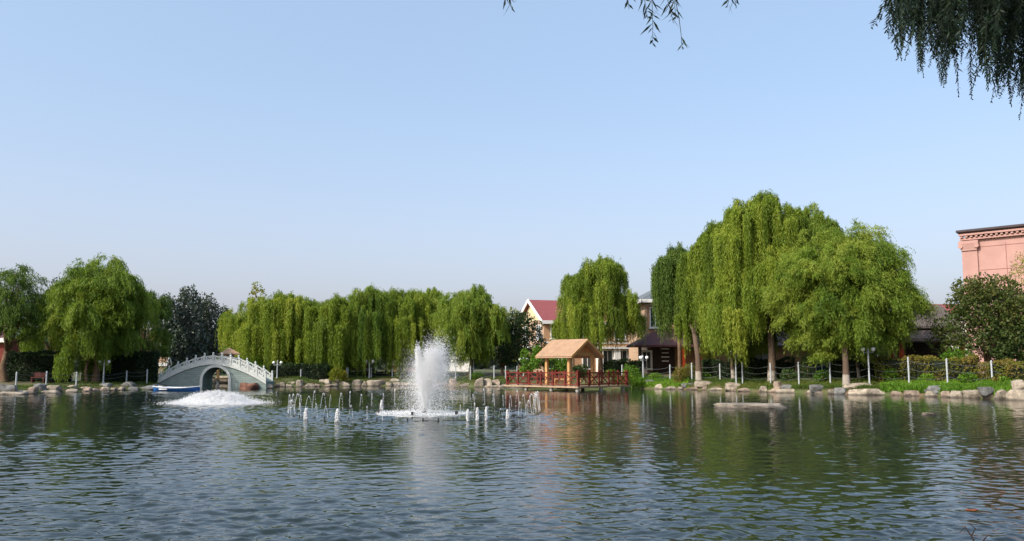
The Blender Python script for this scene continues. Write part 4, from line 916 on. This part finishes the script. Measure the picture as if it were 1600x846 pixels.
RK = [  # u0,u1,v0,v1, tone (p pale, k pink, g grey), set back (m), label
(-22,27,601,612.5,'g',.5,'broad flat grey rock at the far left edge of the bank'),(-25,29,611,618,'p',0,'long pale slab at the waterline at the far left edge'),
(31,51,610.5,617,'k',0,'pinkish block at the waterline next to the far left slab'),(40,55,604.5,610.5,'k',.5,'small pinkish rock leaning left of the blue grey boulder'),
(50,68,599,609,'g',.7,'blue grey tilted boulder between the first two left fence posts'),(50,91,610,616.5,'p',-.1,'thin pale slab at the waterline below the blue grey boulder'),
(70,92,602,612,'p',.4,'squarish pale block below the second left fence post'),(91,119,607.5,615.5,'p',0,'long pale waterline rock right of the squarish block, left bank'),
(104,117,602,607,'p',.9,'small pale flat rock left of the third left fence post'),(118,141,604.5,611,'k',.4,'flat reddish tan rock below the third left fence post'),
(116,141,610,615.5,'k',-.1,'low pinkish waterline slab left of the lamp base'),(139,153,607,612.5,'p',.2,'small pale rock just left of the lamp rock'),
(151,171,598.5,606,'g',.9,'rounded grey boulder at the foot of the left bank lamp'),(151,169,605,613.5,'p',.0,'pale pitted block under the grey lamp boulder'),
(170,181,606,612.5,'p',0,'small upright pale stone right of the lamp block'),(181,192,604.5,612,'p',.05,'small rounded pale stone below the egg shaped boulder, left side'),
(188,209,596.5,605,'g',.7,'egg shaped grey boulder between lamp and blue boat'),(192,215,604.5,611,'g',.1,'grey flat rock under the egg shaped boulder'),
(214,243,602,611,'g',.2,'long grey striped rock beside the stern of the blue boat'),
(423,437,599.5,606,'k',0,'small pinkish stone first right of the bridge'),(436,448,597.5,606,'p',.1,'squat pale stone below the lamp right of the bridge'),(447,460,596.5,601.5,'p',.4,'upper pale stone left of the dark gap in the middle bank'),
(444,458,600.5,606,'p',0,'lower pale stone left of the dark gap in the middle bank'),(462,474,593.5,605.5,'p',.1,'tall upright block below the first middle fence post'),(474,493,599.5,606,'p',0,'wide pale block right of the tall upright block'),
(492,502,600,606,'k',0,'small pinkish stone below the second middle fence post'),(497,518,592.5,600.5,'p',.5,'long upper slab behind the second middle fence post stones'),(517,530,592.5,601,'p',.45,'upper stone at the right end of the long upper slab'),
(501,518,601,606,'k',0,'low pinkish stone under the long upper slab'),(517,528,599.8,605,'p',.05,'small pale stone under the right upper stone'),(527,548,595.5,605,'p',.1,'square faced pale block below the white fence post'),
(548,564,593.5,604.5,'p',.1,'rounded pale boulder left of the largest middle block'),(563,573,596,604.5,'p',.05,'narrow pale stone touching the largest middle block'),(571,600,594,604.5,'p',.1,'largest pinkish white block below the lamp and pale trunk'),
(601,614,597.5,604,'p',0,'pale stone right of the largest middle block'),(606,628,591.5,599,'p',.6,'upper pale slab under the lamp left of the fountain'),(613,641,597.5,604.5,'p',0,'long pale waterline block left of the fountain spray'),
(640,668,597,604.5,'p',0,'pale block seen through the left of the spray'),(667,702,597,604.5,'p',0,'pale long block seen through the right of the spray'),(702,715,591.5,602,'k',.2,'upright pinkish stone right of the spray'),
(713,742,599,606.5,'p',0,'low pale slab between the spray and the two tall blocks'),(741,756,590,604,'p',.2,'tall pale block under the round bushy willow, left of a pair'),(755,769,591.5,604,'p',.2,'tall pale block of the pair, the right one'),
(767,782,592.5,603,'k',.3,'pinkish rock where the red railing starts'),(741,790,602.5,607.5,'p',-.3,'long low stone shelf at the waterline below the pair of tall blocks'),(782,818,600,607,'p',-.2,'flat stone shelf under the left end of the deck'),
(968,979,597,606,'p',.6,'small pale stone behind the right end of the deck'),(974,997,597,608,'p',.1,'sloping pale rock at the right end of the deck'),(979,1007,604.5,609.5,'p',-.2,'flat pale waterline slab right of the deck'),
(1008,1025,593.5,605,'g',.6,'upright greyish boulder amid the bright ground cover'),(1021,1041,599.5,610,'p',.1,'squarish pale block right of the ground cover, waterline'),(1040,1061,603.5,609.5,'p',0,'low pale stone below the post right of the ground cover'),
(1060,1072,604,610,'p',0,'little pale stone left of the overhanging flat rocks'),(1065,1089,598.5,605.5,'g',.4,'flat greyish rock overhanging below a fence post'),(1087,1119,595.5,605.5,'p',.5,'big flat pale rock at the foot of the leaning willow'),
(1072,1099,605,610.5,'k',0,'low pinkish rock under the overhanging flat rock'),(1097,1107,603,610.5,'k',.1,'small round pinkish stone under the big flat rock'),(1105,1137,606,611.5,'p',0,'low pale slab between the big flat rock and table rock'),
(1135,1161,598,607,'p',.2,'flat topped table rock below the lamp before the big willows'),(1140,1156,606,613,'k',0,'stone carrying the flat topped table rock'),(1154,1187,606.5,612.5,'k',0,'long pinkish waterline rock right of the table rock'),
(1188,1201,603.5,612.5,'p',.1,'small peaked pale stone in front of the biggest willow'),(1198,1216,607,614,'k',0,'low pinkish stone at the foot of the biggest willow'),(1210,1223,595.5,612,'k',.3,'upright pinkish stone against the biggest willow trunk'),(1223,1246,601,609.5,'g',.3,'tilted grey slab right of the biggest willow trunk'),
(1215,1264,608,615,'p',0,'long low pale rock under the tilted grey slab'),(1262,1274,609.5,616,'p',0,'small pale waterline stone left of the square grey block'),(1268,1296,601,612.5,'g',.2,'square grey block perched on a small stone'),(1274,1291,611.5,617,'p',0,'small stone carrying the square grey block'),
(1294,1308,609,616.5,'p',0,'little pale stone left of the wide round willow trunk'),(1305,1331,605.5,616.5,'g',.1,'dark grey block at the foot of the wide round willow'),(1322,1368,598.5,613,'p',.5,'largest tan boulder right of the wide round willow trunk'),
(1331,1396,607.5,618,'p',-.1,'longest pale waterline block below the right bank lamp'),(1393,1420,611,619,'k',.1,'reddish stone half sunk in brown soil, right bank'),
(1417,1449,610.5,620,'k',0,'purplish topped waterline stone below the first right hedge post'),(1452,1488,602.5,610.5,'g',.4,'flat overhanging pale grey slab below the bronze hedge'),(1448,1474,611,620.5,'p',0,'pale stone under the flat overhanging grey slab'),
(1472,1490,611,621,'k',.1,'dark edged stone left of the big angular right block'),(1486,1515,611,622,'p',0,'big angular pale block below the bronze hedge'),(1513,1547,608.5,622.5,'p',.1,'wide pinkish block left of the mushroom shaped rock'),
(1533,1559,604.5,613.5,'g',.0,'mushroom cap shaped grey rock on the right bank'),(1540,1552,612,624,'k',.1,'dark stone under the mushroom cap rock'),(1556,1580,608.5,624,'p',0,'squarish pale block right of the mushroom cap rock'),
(1581,1625,608.5,625.5,'p',0,'big pale corner block at the right edge'),(1587,1612,593.5,609.5,'p',.3,'upright pale stone standing on the big corner block'),(1622,1690,610,630,'p',0,'pale block outside the right edge of the picture'),
(372,402,596.5,606,'b',-.6,'reddish brown earthy slab leaning on the bridge right foot'),(396,424,600,606,'p',0,'pale stone at the right foot of the bridge'),(232,250,600,608,'g',.8,'grey stone at the left foot of the bridge'),
]
rk_m = {'p':'stone_pale','k':'stone_pink','g':'stone_grey','b':'soil_red'}
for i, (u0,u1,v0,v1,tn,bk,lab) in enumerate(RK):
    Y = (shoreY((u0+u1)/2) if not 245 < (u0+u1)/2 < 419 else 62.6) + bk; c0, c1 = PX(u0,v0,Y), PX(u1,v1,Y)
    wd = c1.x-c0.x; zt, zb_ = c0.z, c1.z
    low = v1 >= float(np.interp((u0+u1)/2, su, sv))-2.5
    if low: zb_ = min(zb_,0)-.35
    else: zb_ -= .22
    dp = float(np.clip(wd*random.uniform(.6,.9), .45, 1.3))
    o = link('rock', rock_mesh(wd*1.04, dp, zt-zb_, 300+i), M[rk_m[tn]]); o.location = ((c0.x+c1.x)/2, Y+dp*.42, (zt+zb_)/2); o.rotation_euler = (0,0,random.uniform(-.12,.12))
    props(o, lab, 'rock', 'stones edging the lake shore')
# low islet slab in the lake
Y = YV(638); c0, c1 = PX(1112,640,Y), PX(1233,640,Y)
o = link('flat_rock', rock_mesh(c1.x-c0.x, 1.9, .34, 901), M['stone_pale']); o.location = ((c0.x+c1.x)/2, Y+.25, .02); props(o, 'flat tan rock islet lying in the water before the big willows', 'rock')
Y = YV(648); o = link('flat_rock', rock_mesh(.5, .4, .12, 902), M['stone_pale']); o.location = (XU(1450,Y,648), Y, .015); props(o, 'small flat stone breaking the water near the right bank', 'rock')
Y = 86; 
for k,(u,wv) in enumerate(((326,1.6),(341,1.8))):
    o = link('rock', rock_mesh(wv, 1.0, .9, 910+k), M['stone_pale']); o.location = (XU(u,80,600), 80+2*k, .25); props(o, ['pale rock seen through the left half of the bridge arch','pale rock seen through the right half of the bridge arch'][k], 'rock', 'stones edging the lake shore')
b_ = at(346, 87); house('house', 'small red hut seen through the bridge arch', b_, 0, 1.2, 1.5, 1.0, 1.5, 'red_col', 'maroon_tile', .2)
# red bench on the left bank
b_ = at(61, 58.8); T = thing('bench', 'low dark red bench by the tall hedge on the left bank', 'bench', b_)
MB().box((0,0,.36), (.95,.35,.06)).build('seat', M['red_shaded'], T); MB().box((0,.19,.55), (.95,.05,.28)).build('backrest', M['red_shaded'], T)
for x in (-.4,.4): MB().box((x,0,.13), (.07,.3,.41)).build('leg', M['red_shaded'], T)

# ------------------------------------------------------------------ boat
YB = 57.6; xa, xb = XU(242,YB,605), XU(313,YB,605); LB = xb-xa
BT = thing('rowing_boat', 'blue and white rowing boat moored at the left foot of the bridge', 'boat', ((xa+xb)/2, YB, 0), rad(-3))
def hull(sc, z_off=0):
    sec = []; n = 13
    for i in range(n):
        t = i/(n-1)*2-1; wd = .52*(1-max(0,t)**2.6)*(1-.30*max(0,-t)**3)*sc+.02; sh = .21+.09*t*t+z_off
        sec.append([(t*LB/2*sc, y*wd, (-.12+(sh+.12)*abs(y)**2.2)) for y in np.linspace(-1,1,9)])
    return sec
sec = hull(1); mb = MB(); vs = [p for s_ in sec for p in s_]; m = 9
mb.add(vs, [(i*m+k,i*m+k+1,(i+1)*m+k+1,(i+1)*m+k) for i in range(12) for k in range(8)]+[tuple(range(9))])
ho = mb.build('hull', M['boat_blue'], BT, True); sm = ho.modifiers.new('thick','SOLIDIFY'); sm.thickness = .03
for sgn in (0,8): MB().tube([s_[sgn] for s_ in sec], .035, 6).build('gunwale', M['boat_white'], BT)
MB().box((-.2,0,.15), (.25,.9,.04)).box((.6,0,.15), (.22,.8,.04)).build('thwart', M['boat_white'], BT)
MB().box((-LB/2+.32,0,.27), (.62,.7,.05)).build('stern_deck', M['boat_white'], BT)
MB().box((-LB/2+.75,-.475,.13), (.55,.05,.09)).build('side_band', M['boat_white'], BT)

# ------------------------------------------------------------------ fountains
def drops(c, s, rng):
    n = len(c); o = np.array([(1,0,0),(-1,0,0),(0,1,0),(0,-1,0),(0,0,1.25),(0,0,-1.25)]); f = np.array([(0,2,4),(2,1,4),(1,3,4),(3,0,4),(2,0,5),(1,2,5),(3,1,5),(0,3,5)])
    v = c[:,None,:] + o[None]*s[:,None,None]; return v.reshape(-1,3), (f[None]+np.arange(n)[:,None,None]*6).reshape(-1,3)
rf_ = np.random.default_rng(9)
FY = YV(647); FX = XU(663,FY,647)
FT = thing('fountain', 'tall white fountain plume on a round platform in the lake', 'fountain', (FX, FY, 0))
def ballistic(n, v0, sv_, spread, drag, wx, x0, smin, smax):
    v = rf_.normal(v0, sv_, n); tr_ = spread*1.75*rf_.uniform(0,1,n)**.55; ta_ = rf_.uniform(0,6.283,n); tx, ty = tr_*np.cos(ta_), tr_*np.sin(ta_)
    s = smin+(smax-smin)*rf_.uniform(0,1,n)**2.5; tau = 2*v/9.81; t = rf_.uniform(0,1,n)*tau*1.02
    z = v*t-4.905*t*t; late = np.clip(t/tau-.35,0,1)
    x = x0+tx*v*t+wx*t*t*(drag/(s*100+.3))*.5*late + rf_.normal(0,.5,n)*late**1.5*.34; y = ty*v*t+rf_.normal(0,.5,n)*late**1.5*.34
    k = z > .02; return np.stack([x,y,z+.05],1)[k], s[k]
H1 = ZV(551,FY); H2 = ZV(543,FY)
cA,sA = ballistic(15000, math.sqrt(2*9.81*H1)*.97, .22, .013, .6, -.05, 0, .005,.015); cA[:,0] -= .24*cA[:,2]/H1
cB,sB = ballistic(46000, math.sqrt(2*9.81*H2)*.92, .46, .055, .6, .10, .02, .0035,.0115); cB[:,0] += .34*cB[:,2]/H2
v,f = drops(np.concatenate([cA,cB]), np.concatenate([sA,sB]), rf_); link('plume', np_mesh('plume', v, f), M['drops'], FT)
cC,sC = ballistic(110000, math.sqrt(2*9.81*H2)*.80, .55, .125, .9, .0, 0, .0025,.0068); cC[:,0] += .12*cC[:,2]; kC = rf_.uniform(0,1,len(cC)) < np.clip(.25+cC[:,2]/1.6,0,1); cC, sC = cC[kC], sC[kC]
v,f = drops(cC, sC, rf_); link('spray', np_mesh('spray', v, f), M['drops'], FT)
mb = MB(); mb.tube([(0,0,.02),(-.05,0,.5),(-.12,0,1.1),(-.19,0,1.7)], [.025,.035,.04,.02], 10); mb.tube([(.02,0,.02),(.1,0,.7),(.22,0,1.5)], [.025,.035,.02], 8); mb.build('jet_core', M['drops'], FT, True)
MB().lathe([(1.66,-.3),(1.70,-.01),(1.66,.025),(1.4,.03),(.3,.035),(.02,.04)], 64).build('platform', M['wet_rim'], FT)
a = rf_.uniform(0,6.283,2000); r = 1.72*np.sqrt(rf_.uniform(.02,1.02,2000)); c = np.stack([r*np.cos(a), r*np.sin(a), .04+np.abs(rf_.normal(0,.02,2000))],1)
v,f = drops(c, rf_.uniform(.005,.012,2000), rf_); link('splash', np_mesh('splash', v, f), M['drops'], FT)
MB().lathe([(.09,.0),(.09,.08),(.05,.10),(.045,.2)], 10).build('nozzle', M['black_metal'], FT)
for a in (188, 262, 318, 20): MB().box((1.62*math.cos(rad(a)),1.62*math.sin(rad(a)),.10), (.10,.09,.11)).build('floodlight', M['black_metal'], FT)
RXc, RYc, RR = XU(650,30.9,640), 30.9, 4.45
RG = thing('fountain', 'ring of thin arching water jets around the tall plume', 'fountain', (RXc, RYc, 0))
pts = [(RR*math.cos(t), RR*math.sin(t), -.02) for t in np.linspace(0,2*math.pi,97)]
MB().tube(pts, .035, 6, False).build('ring_pipe', M['black_metal'], RG, True)
def jet(h, lean, r=.0052, nd=50):
    mb = MB(); P_ = [Vector((lean*t, 0, h*4*t*(1-t)+.08*(1-t))) for t in np.linspace(0,1,15)]
    mb.tube(P_[:9], [r*(1-.02*k) for k in range(9)], 5); 
    t = rf_.uniform(.35,1.0,nd); c = np.stack([lean*t+rf_.normal(0,.012,nd), rf_.normal(0,.012,nd), h*4*t*(1-t)+.08*(1-t)+rf_.normal(0,.012,nd)],1)
    v,f = drops(c, rf_.uniform(.004,.010,nd), rf_); mb.add([tuple(p) for p in v], [tuple(int(i) for i in q) for q in f]); return mb
protos = []
for k,(h,l) in enumerate(((.62,.26),(.70,.18),(.56,.32),(.66,.12))): protos.append(jet(h,l).build('jet', M['drops'], RG))
nj = 58
for k in range(nj):
    a = 2*math.pi*k/nj+.04; o = protos[k] if k < 4 else protos[k % 4].copy()
    if k >= 4: COL.objects.link(o); o.parent = RG
    front = math.sin(a) < -.45
    o.location = (RR*math.cos(a), RR*math.sin(a), 0); o.rotation_euler = (0,0,a+math.pi+rf_.normal(0,.25) if not front else a+rf_.normal(0,.3)); s = rf_.uniform(.75,1.12)*(.7 if front else 1)
    o.scale = (s*.9, s, s)
nz0 = MB().tube([(0,0,-.2),(0,0,.09)], .022, 7).build('nozzle', M['black_metal'], RG)
for k in range(20):
    a = rad(212+116*k/19); o = nz0 if k == 0 else nz0.copy()
    if k: COL.objects.link(o); o.parent = RG
    o.location = (RR*math.cos(a), RR*math.sin(a), 0)
for k,(u,vt,vb,wd) in enumerate([(478,639,657,.12),(527,640,660,.12),(596,626,640,.10),(731,641,658,.09),(746,638,658,.08),(760,637,657,.08),(793,641,655,.08)]):
    wd *= .75; Y = YV(vb); c = PX(u,vb,Y); h = (vb-vt)/F*Y; n = 300
    z = rf_.uniform(0,1,n); rr_ = wd*(.35+.5*(1-z)**2+.25*np.sin(z*3.1))*np.sqrt(rf_.uniform(0,1,n)); a = rf_.uniform(0,6.283,n)
    cc = np.stack([rr_*np.cos(a), rr_*np.sin(a), z*h],1); a2 = rf_.uniform(0,6.283,40); r2 = .26*np.sqrt(rf_.uniform(0,1,40))
    
    v,f = drops(cc, rf_.uniform(.009,.022,len(cc)), rf_); o = link('bubble_jet', np_mesh('bubble_jet', v, f), M['foam'], RG); o.location = (c.x-RXc, c.y-RYc, 0)
    MB().lathe([(.02,0),(wd*.42,.05),(wd*.34,h*.6),(wd*.2,h*.85),(.01,h)], 8).build('water_core', M['foam'], o, True)
# wide foaming fountain before the bridge
YF = YV(630.5); xF = XU(338,YF,630)
FF = thing('fountain', 'low wide mound of white foaming water in front of the bridge', 'fountain', (xF, YF, 0))
n = 60; m = 96; Rm = 2.35; V = []
for i in range(n+1):
    r = i/n
    for k in range(m):
        a = 2*math.pi*k/m; h = .36*(1/(1+math.exp((r-.56)*11)))*(1-.2*r)+.05*max(0,1-r)**.7
        h += (.045*math.sin(a*9+r*17)+.04*math.sin(a*23-r*31)+.03*math.sin(r*60+a*5))*(h+.03)*1.9
        V.append((Rm*r*math.cos(a)*1.0, Rm*r*math.sin(a)*.75, h-.02+(-.05 if i == n else 0)))
fs = [(i*m+k,i*m+(k+1)%m,(i+1)*m+(k+1)%m,(i+1)*m+k) for i in range(n) for k in range(m)]
link('foam', np_mesh('foam', np.array(V), np.array(fs), True), M['foam'], FF)
nd = 22000; a = rf_.uniform(0,6.283,nd); r = np.abs(rf_.normal(0,.45,nd)); r = np.where(r > 1.1, rf_.uniform(.5,1.35,nd), r)
h = .33*(1/(1+np.exp((r-.56)*11)))+.045*np.clip(1-r,0,1); c = np.stack([Rm*r*np.cos(a), Rm*r*np.sin(a)*.75, h+np.abs(rf_.normal(0,.05,nd))*(.5+1.2*np.sin(a*7+r*9)**2)],1)
v,f = drops(c, rf_.uniform(.005,.018,nd), rf_); link('spray', np_mesh('spray', v, f), M['foam'], FF)

# ------------------------------------------------------------------ the near willow over the camera
def near_willow():
    rng = np.random.default_rng(51); base = Vector((7.2,-1.2,.35))
    T = thing('willow_tree', 'near willow whose dark hanging twigs fill the top right corner', 'tree', base)
    VS, FS, TS, off = [], [], [], 0; ST = MB()
    def strand(p0, p1, Lf, Wf, gap, curve=.12, bare=0.0):
        nonlocal off
        p0 = Vector(p0)-base; p1 = Vector(p1)-base; sidev = Vector((rng.normal(0,1),rng.normal(0,1),0)).normalized()*curve
        L = (p1-p0).length; n = max(4,int(L/.12)); pts = [p0.lerp(p1,t)+sidev*math.sin(t*math.pi)*.6 for t in np.linspace(0,1,n+1)]
        ST.tube(pts, [.0022*(1-.6*k/n)+.0008 for k in range(n+1)], 4, False)
        m_ = int(L/gap); t = (np.arange(m_)+rng.uniform(0,1,m_)*.5)/m_; t = t[t > bare]; m_ = len(t)
        A = np.array([list(p) for p in pts]); fi = t*n; i0 = np.clip(fi.astype(int),0,n-1); w_ = (fi-i0)[:,None]
        c = A[i0]*(1-w_)+A[i0+1]*w_; tg = unit(A[i0+1]-A[i0]); az = np.where(np.arange(m_)%2==0,0,math.pi)+rng.uniform(0,6)+rng.normal(0,.5,m_)
        sv_ = np.stack([np.cos(az),np.sin(az),0*az],1); ax = unit(tg*.8+sv_*.72+rng.normal(0,.2,(m_,3)))
        l = Lf*rng.uniform(.6,1.2,m_)*np.clip((1.02-t)*5,.35,1); v,f,tn = leaf_quads(c+ax*l[:,None]*.5, ax, l, Wf*rng.uniform(.8,1.2,m_), rng, np.clip(rng.normal(.5,.2,m_),0,1))
        VS.append(v); FS.append(f+off); TS.append(tn); off += len(v)
    env = [(1385,60),(1400,88),(1430,108),(1450,132),(1475,138),(1500,150),(1530,145),(1555,160),(1580,170),(1600,185),(1650,215),(1720,240)]
    eu = [e_[0] for e_ in env]; ev = [e_[1] for e_ in env]
    bunch = [(1392,62,7),(1408,96,9),(1426,70,12),(1442,122,15),(1462,96,14),(1474,138,16),(1492,104,14),(1500,152,5),(1521,156,5),(1534,112,15),(1548,142,14),(1561,160,16),(1577,168,14),(1597,186,10),(1612,160,14),(1635,200,14),(1665,215,16),(1700,230,16)]
    for (ub,vb,nb_) in bunch:
        Yb = rng.uniform(6.9,9.2)
        for k in range(int(nb_*1.6)):
            v = vb*(1 if k == 0 else rng.uniform(.15,.97)**.7); u = ub+rng.normal(0,3+7*(1-v/vb))-(v/vb)*2; Y = Yb+rng.normal(0,.35)
            p1 = PX(u,v,Y); p0 = PX(u+rng.normal(11,9)*(.4+v/150),-70,Y+rng.normal(0,.2)); p0.z = max(p0.z, p1.z+.5)
            strand(p0, p1, .078, .0135, .0125)
    for k in range(130):
        u = rng.uniform(1405,1720); v = rng.uniform(5,75)*min(1,(u-1385)/60); Y = rng.uniform(6.8,9.4); p1 = PX(u,v,Y); p0 = PX(u+rng.normal(18,16),-70,Y); p0.z = max(p0.z, p1.z+.5); strand(p0, p1, .075, .0135, .014)
    for (ua,va,ub,vb) in ((1415,-30,1361,44),(1428,-30,1372,30),(1440,-40,1384,52),(1436,-30,1392,22),(1450,-30,1399,70)): strand(PX(ua,va,7.5), PX(ub,vb,7.5), .085, .0145, .014)
    for (ua,va,ub,vb,bare) in ((975,-40,983,14,.3),(1000,-50,1012,30,.2),(1012,-60,1020,70,.3),(1040,-60,1056,30,.3),(1050,-20,1066,78,.75),(1030,-40,1052,36,.4),(1142,-40,1136,12,.3),(1146,-40,1150,8,.3),(785,-40,800,16,.3),(780,-40,790,8,.3)):
        strand(PX(ua,va,4.9), PX(ub,vb,4.9), .092, .0145, .017, .02, bare)
    # the mass of crown above, which shades what hangs below
    for k in range(950):
        a = rng.uniform(0,6.283); r = math.sqrt(rng.uniform()); x = 2.6+7.5*r*math.cos(a); y = 1.2+6.2*r*math.sin(a); z1 = 6.9-.9*r+rng.uniform(0,1.5); 
        lim = 1.7+max(y,0)*.50+1.0
        z1 = max(z1, lim)
        strand((x,y,z1+rng.uniform(1.2,2.6)), (x+rng.normal(0,.2),y+rng.normal(0,.2),z1), .12, .03, .035, .2)
    v = np.concatenate(VS); f = np.concatenate(FS); t = np.concatenate(TS)
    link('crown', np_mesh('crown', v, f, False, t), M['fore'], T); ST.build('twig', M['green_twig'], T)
    mb = MB(); top = Vector((-.6,.6,4.2)); mb.tube([(0,0,-.4),(0,0,.2),(-.1,.1,1.5),(-.35,.35,3),top], [.5,.36,.3,.27,.24], 12)
    for k in range(11):
        a = 2*math.pi*k/11; q = Vector((2.6+5*math.cos(a),1.2+4*math.sin(a),8.6))-base; m1 = top.lerp(q,.5)+Vector((0,0,.9)); mb.tube([top-Vector((0,0,.2)),top.lerp(m1,.5)+Vector((0,0,.3)),m1,q.lerp(m1,.4),q], [.17,.13,.09,.06,.02], 7)
    mb.build('trunk', M['bark'], T, True)
near_willow()
# dead twig standing in the water near the right corner, and a floating leaf
Y = 8.55; b_ = PX(1525,846,Y); b_.z = 0
T = thing('twig', 'bare dark twig poking out of the water in the lower right corner', 'twig', b_)
mb = MB(); q = lambda u,v,dy=0: PX(u,v,Y+dy)-b_
mb.tube([q(1530,862),q(1518,838,.05),q(1508,824,.1),q(1499,833,.12)], [.010,.008,.006,.003], 6); mb.tube([q(1518,838,.05),q(1524,826,.03),q(1515,819,.0)], [.007,.005,.003], 6); mb.tube([q(1532,852),q(1541,839,-.04),q(1548,836,-.06)], [.008,.005,.003], 6)
mb.build('stem', M['dark_wood'], T)
Y = YV(806); c = PX(1519,806,Y); ly = np.linspace(0,1,7)
mb = MB(); vs = [(x*.14-.07, s_*.035*math.sin(math.pi*min(.97,x+.03)), .012+.02*abs(x-.5)+.012*abs(s_)) for x in ly for s_ in (-1,0,1)]
mb.add(vs, [(3*i+k,3*i+3+k,3*i+4+k,3*i+1+k) for i in range(6) for k in range(2)]); o = mb.build('fallen_leaf', M['red_leaf'], None, True); o.location = (c.x,c.y,.035); sm = o.modifiers.new('thick','SOLIDIFY'); sm.thickness = .003
props(o, 'orange red fallen leaf floating near the lower right corner', 'leaf')
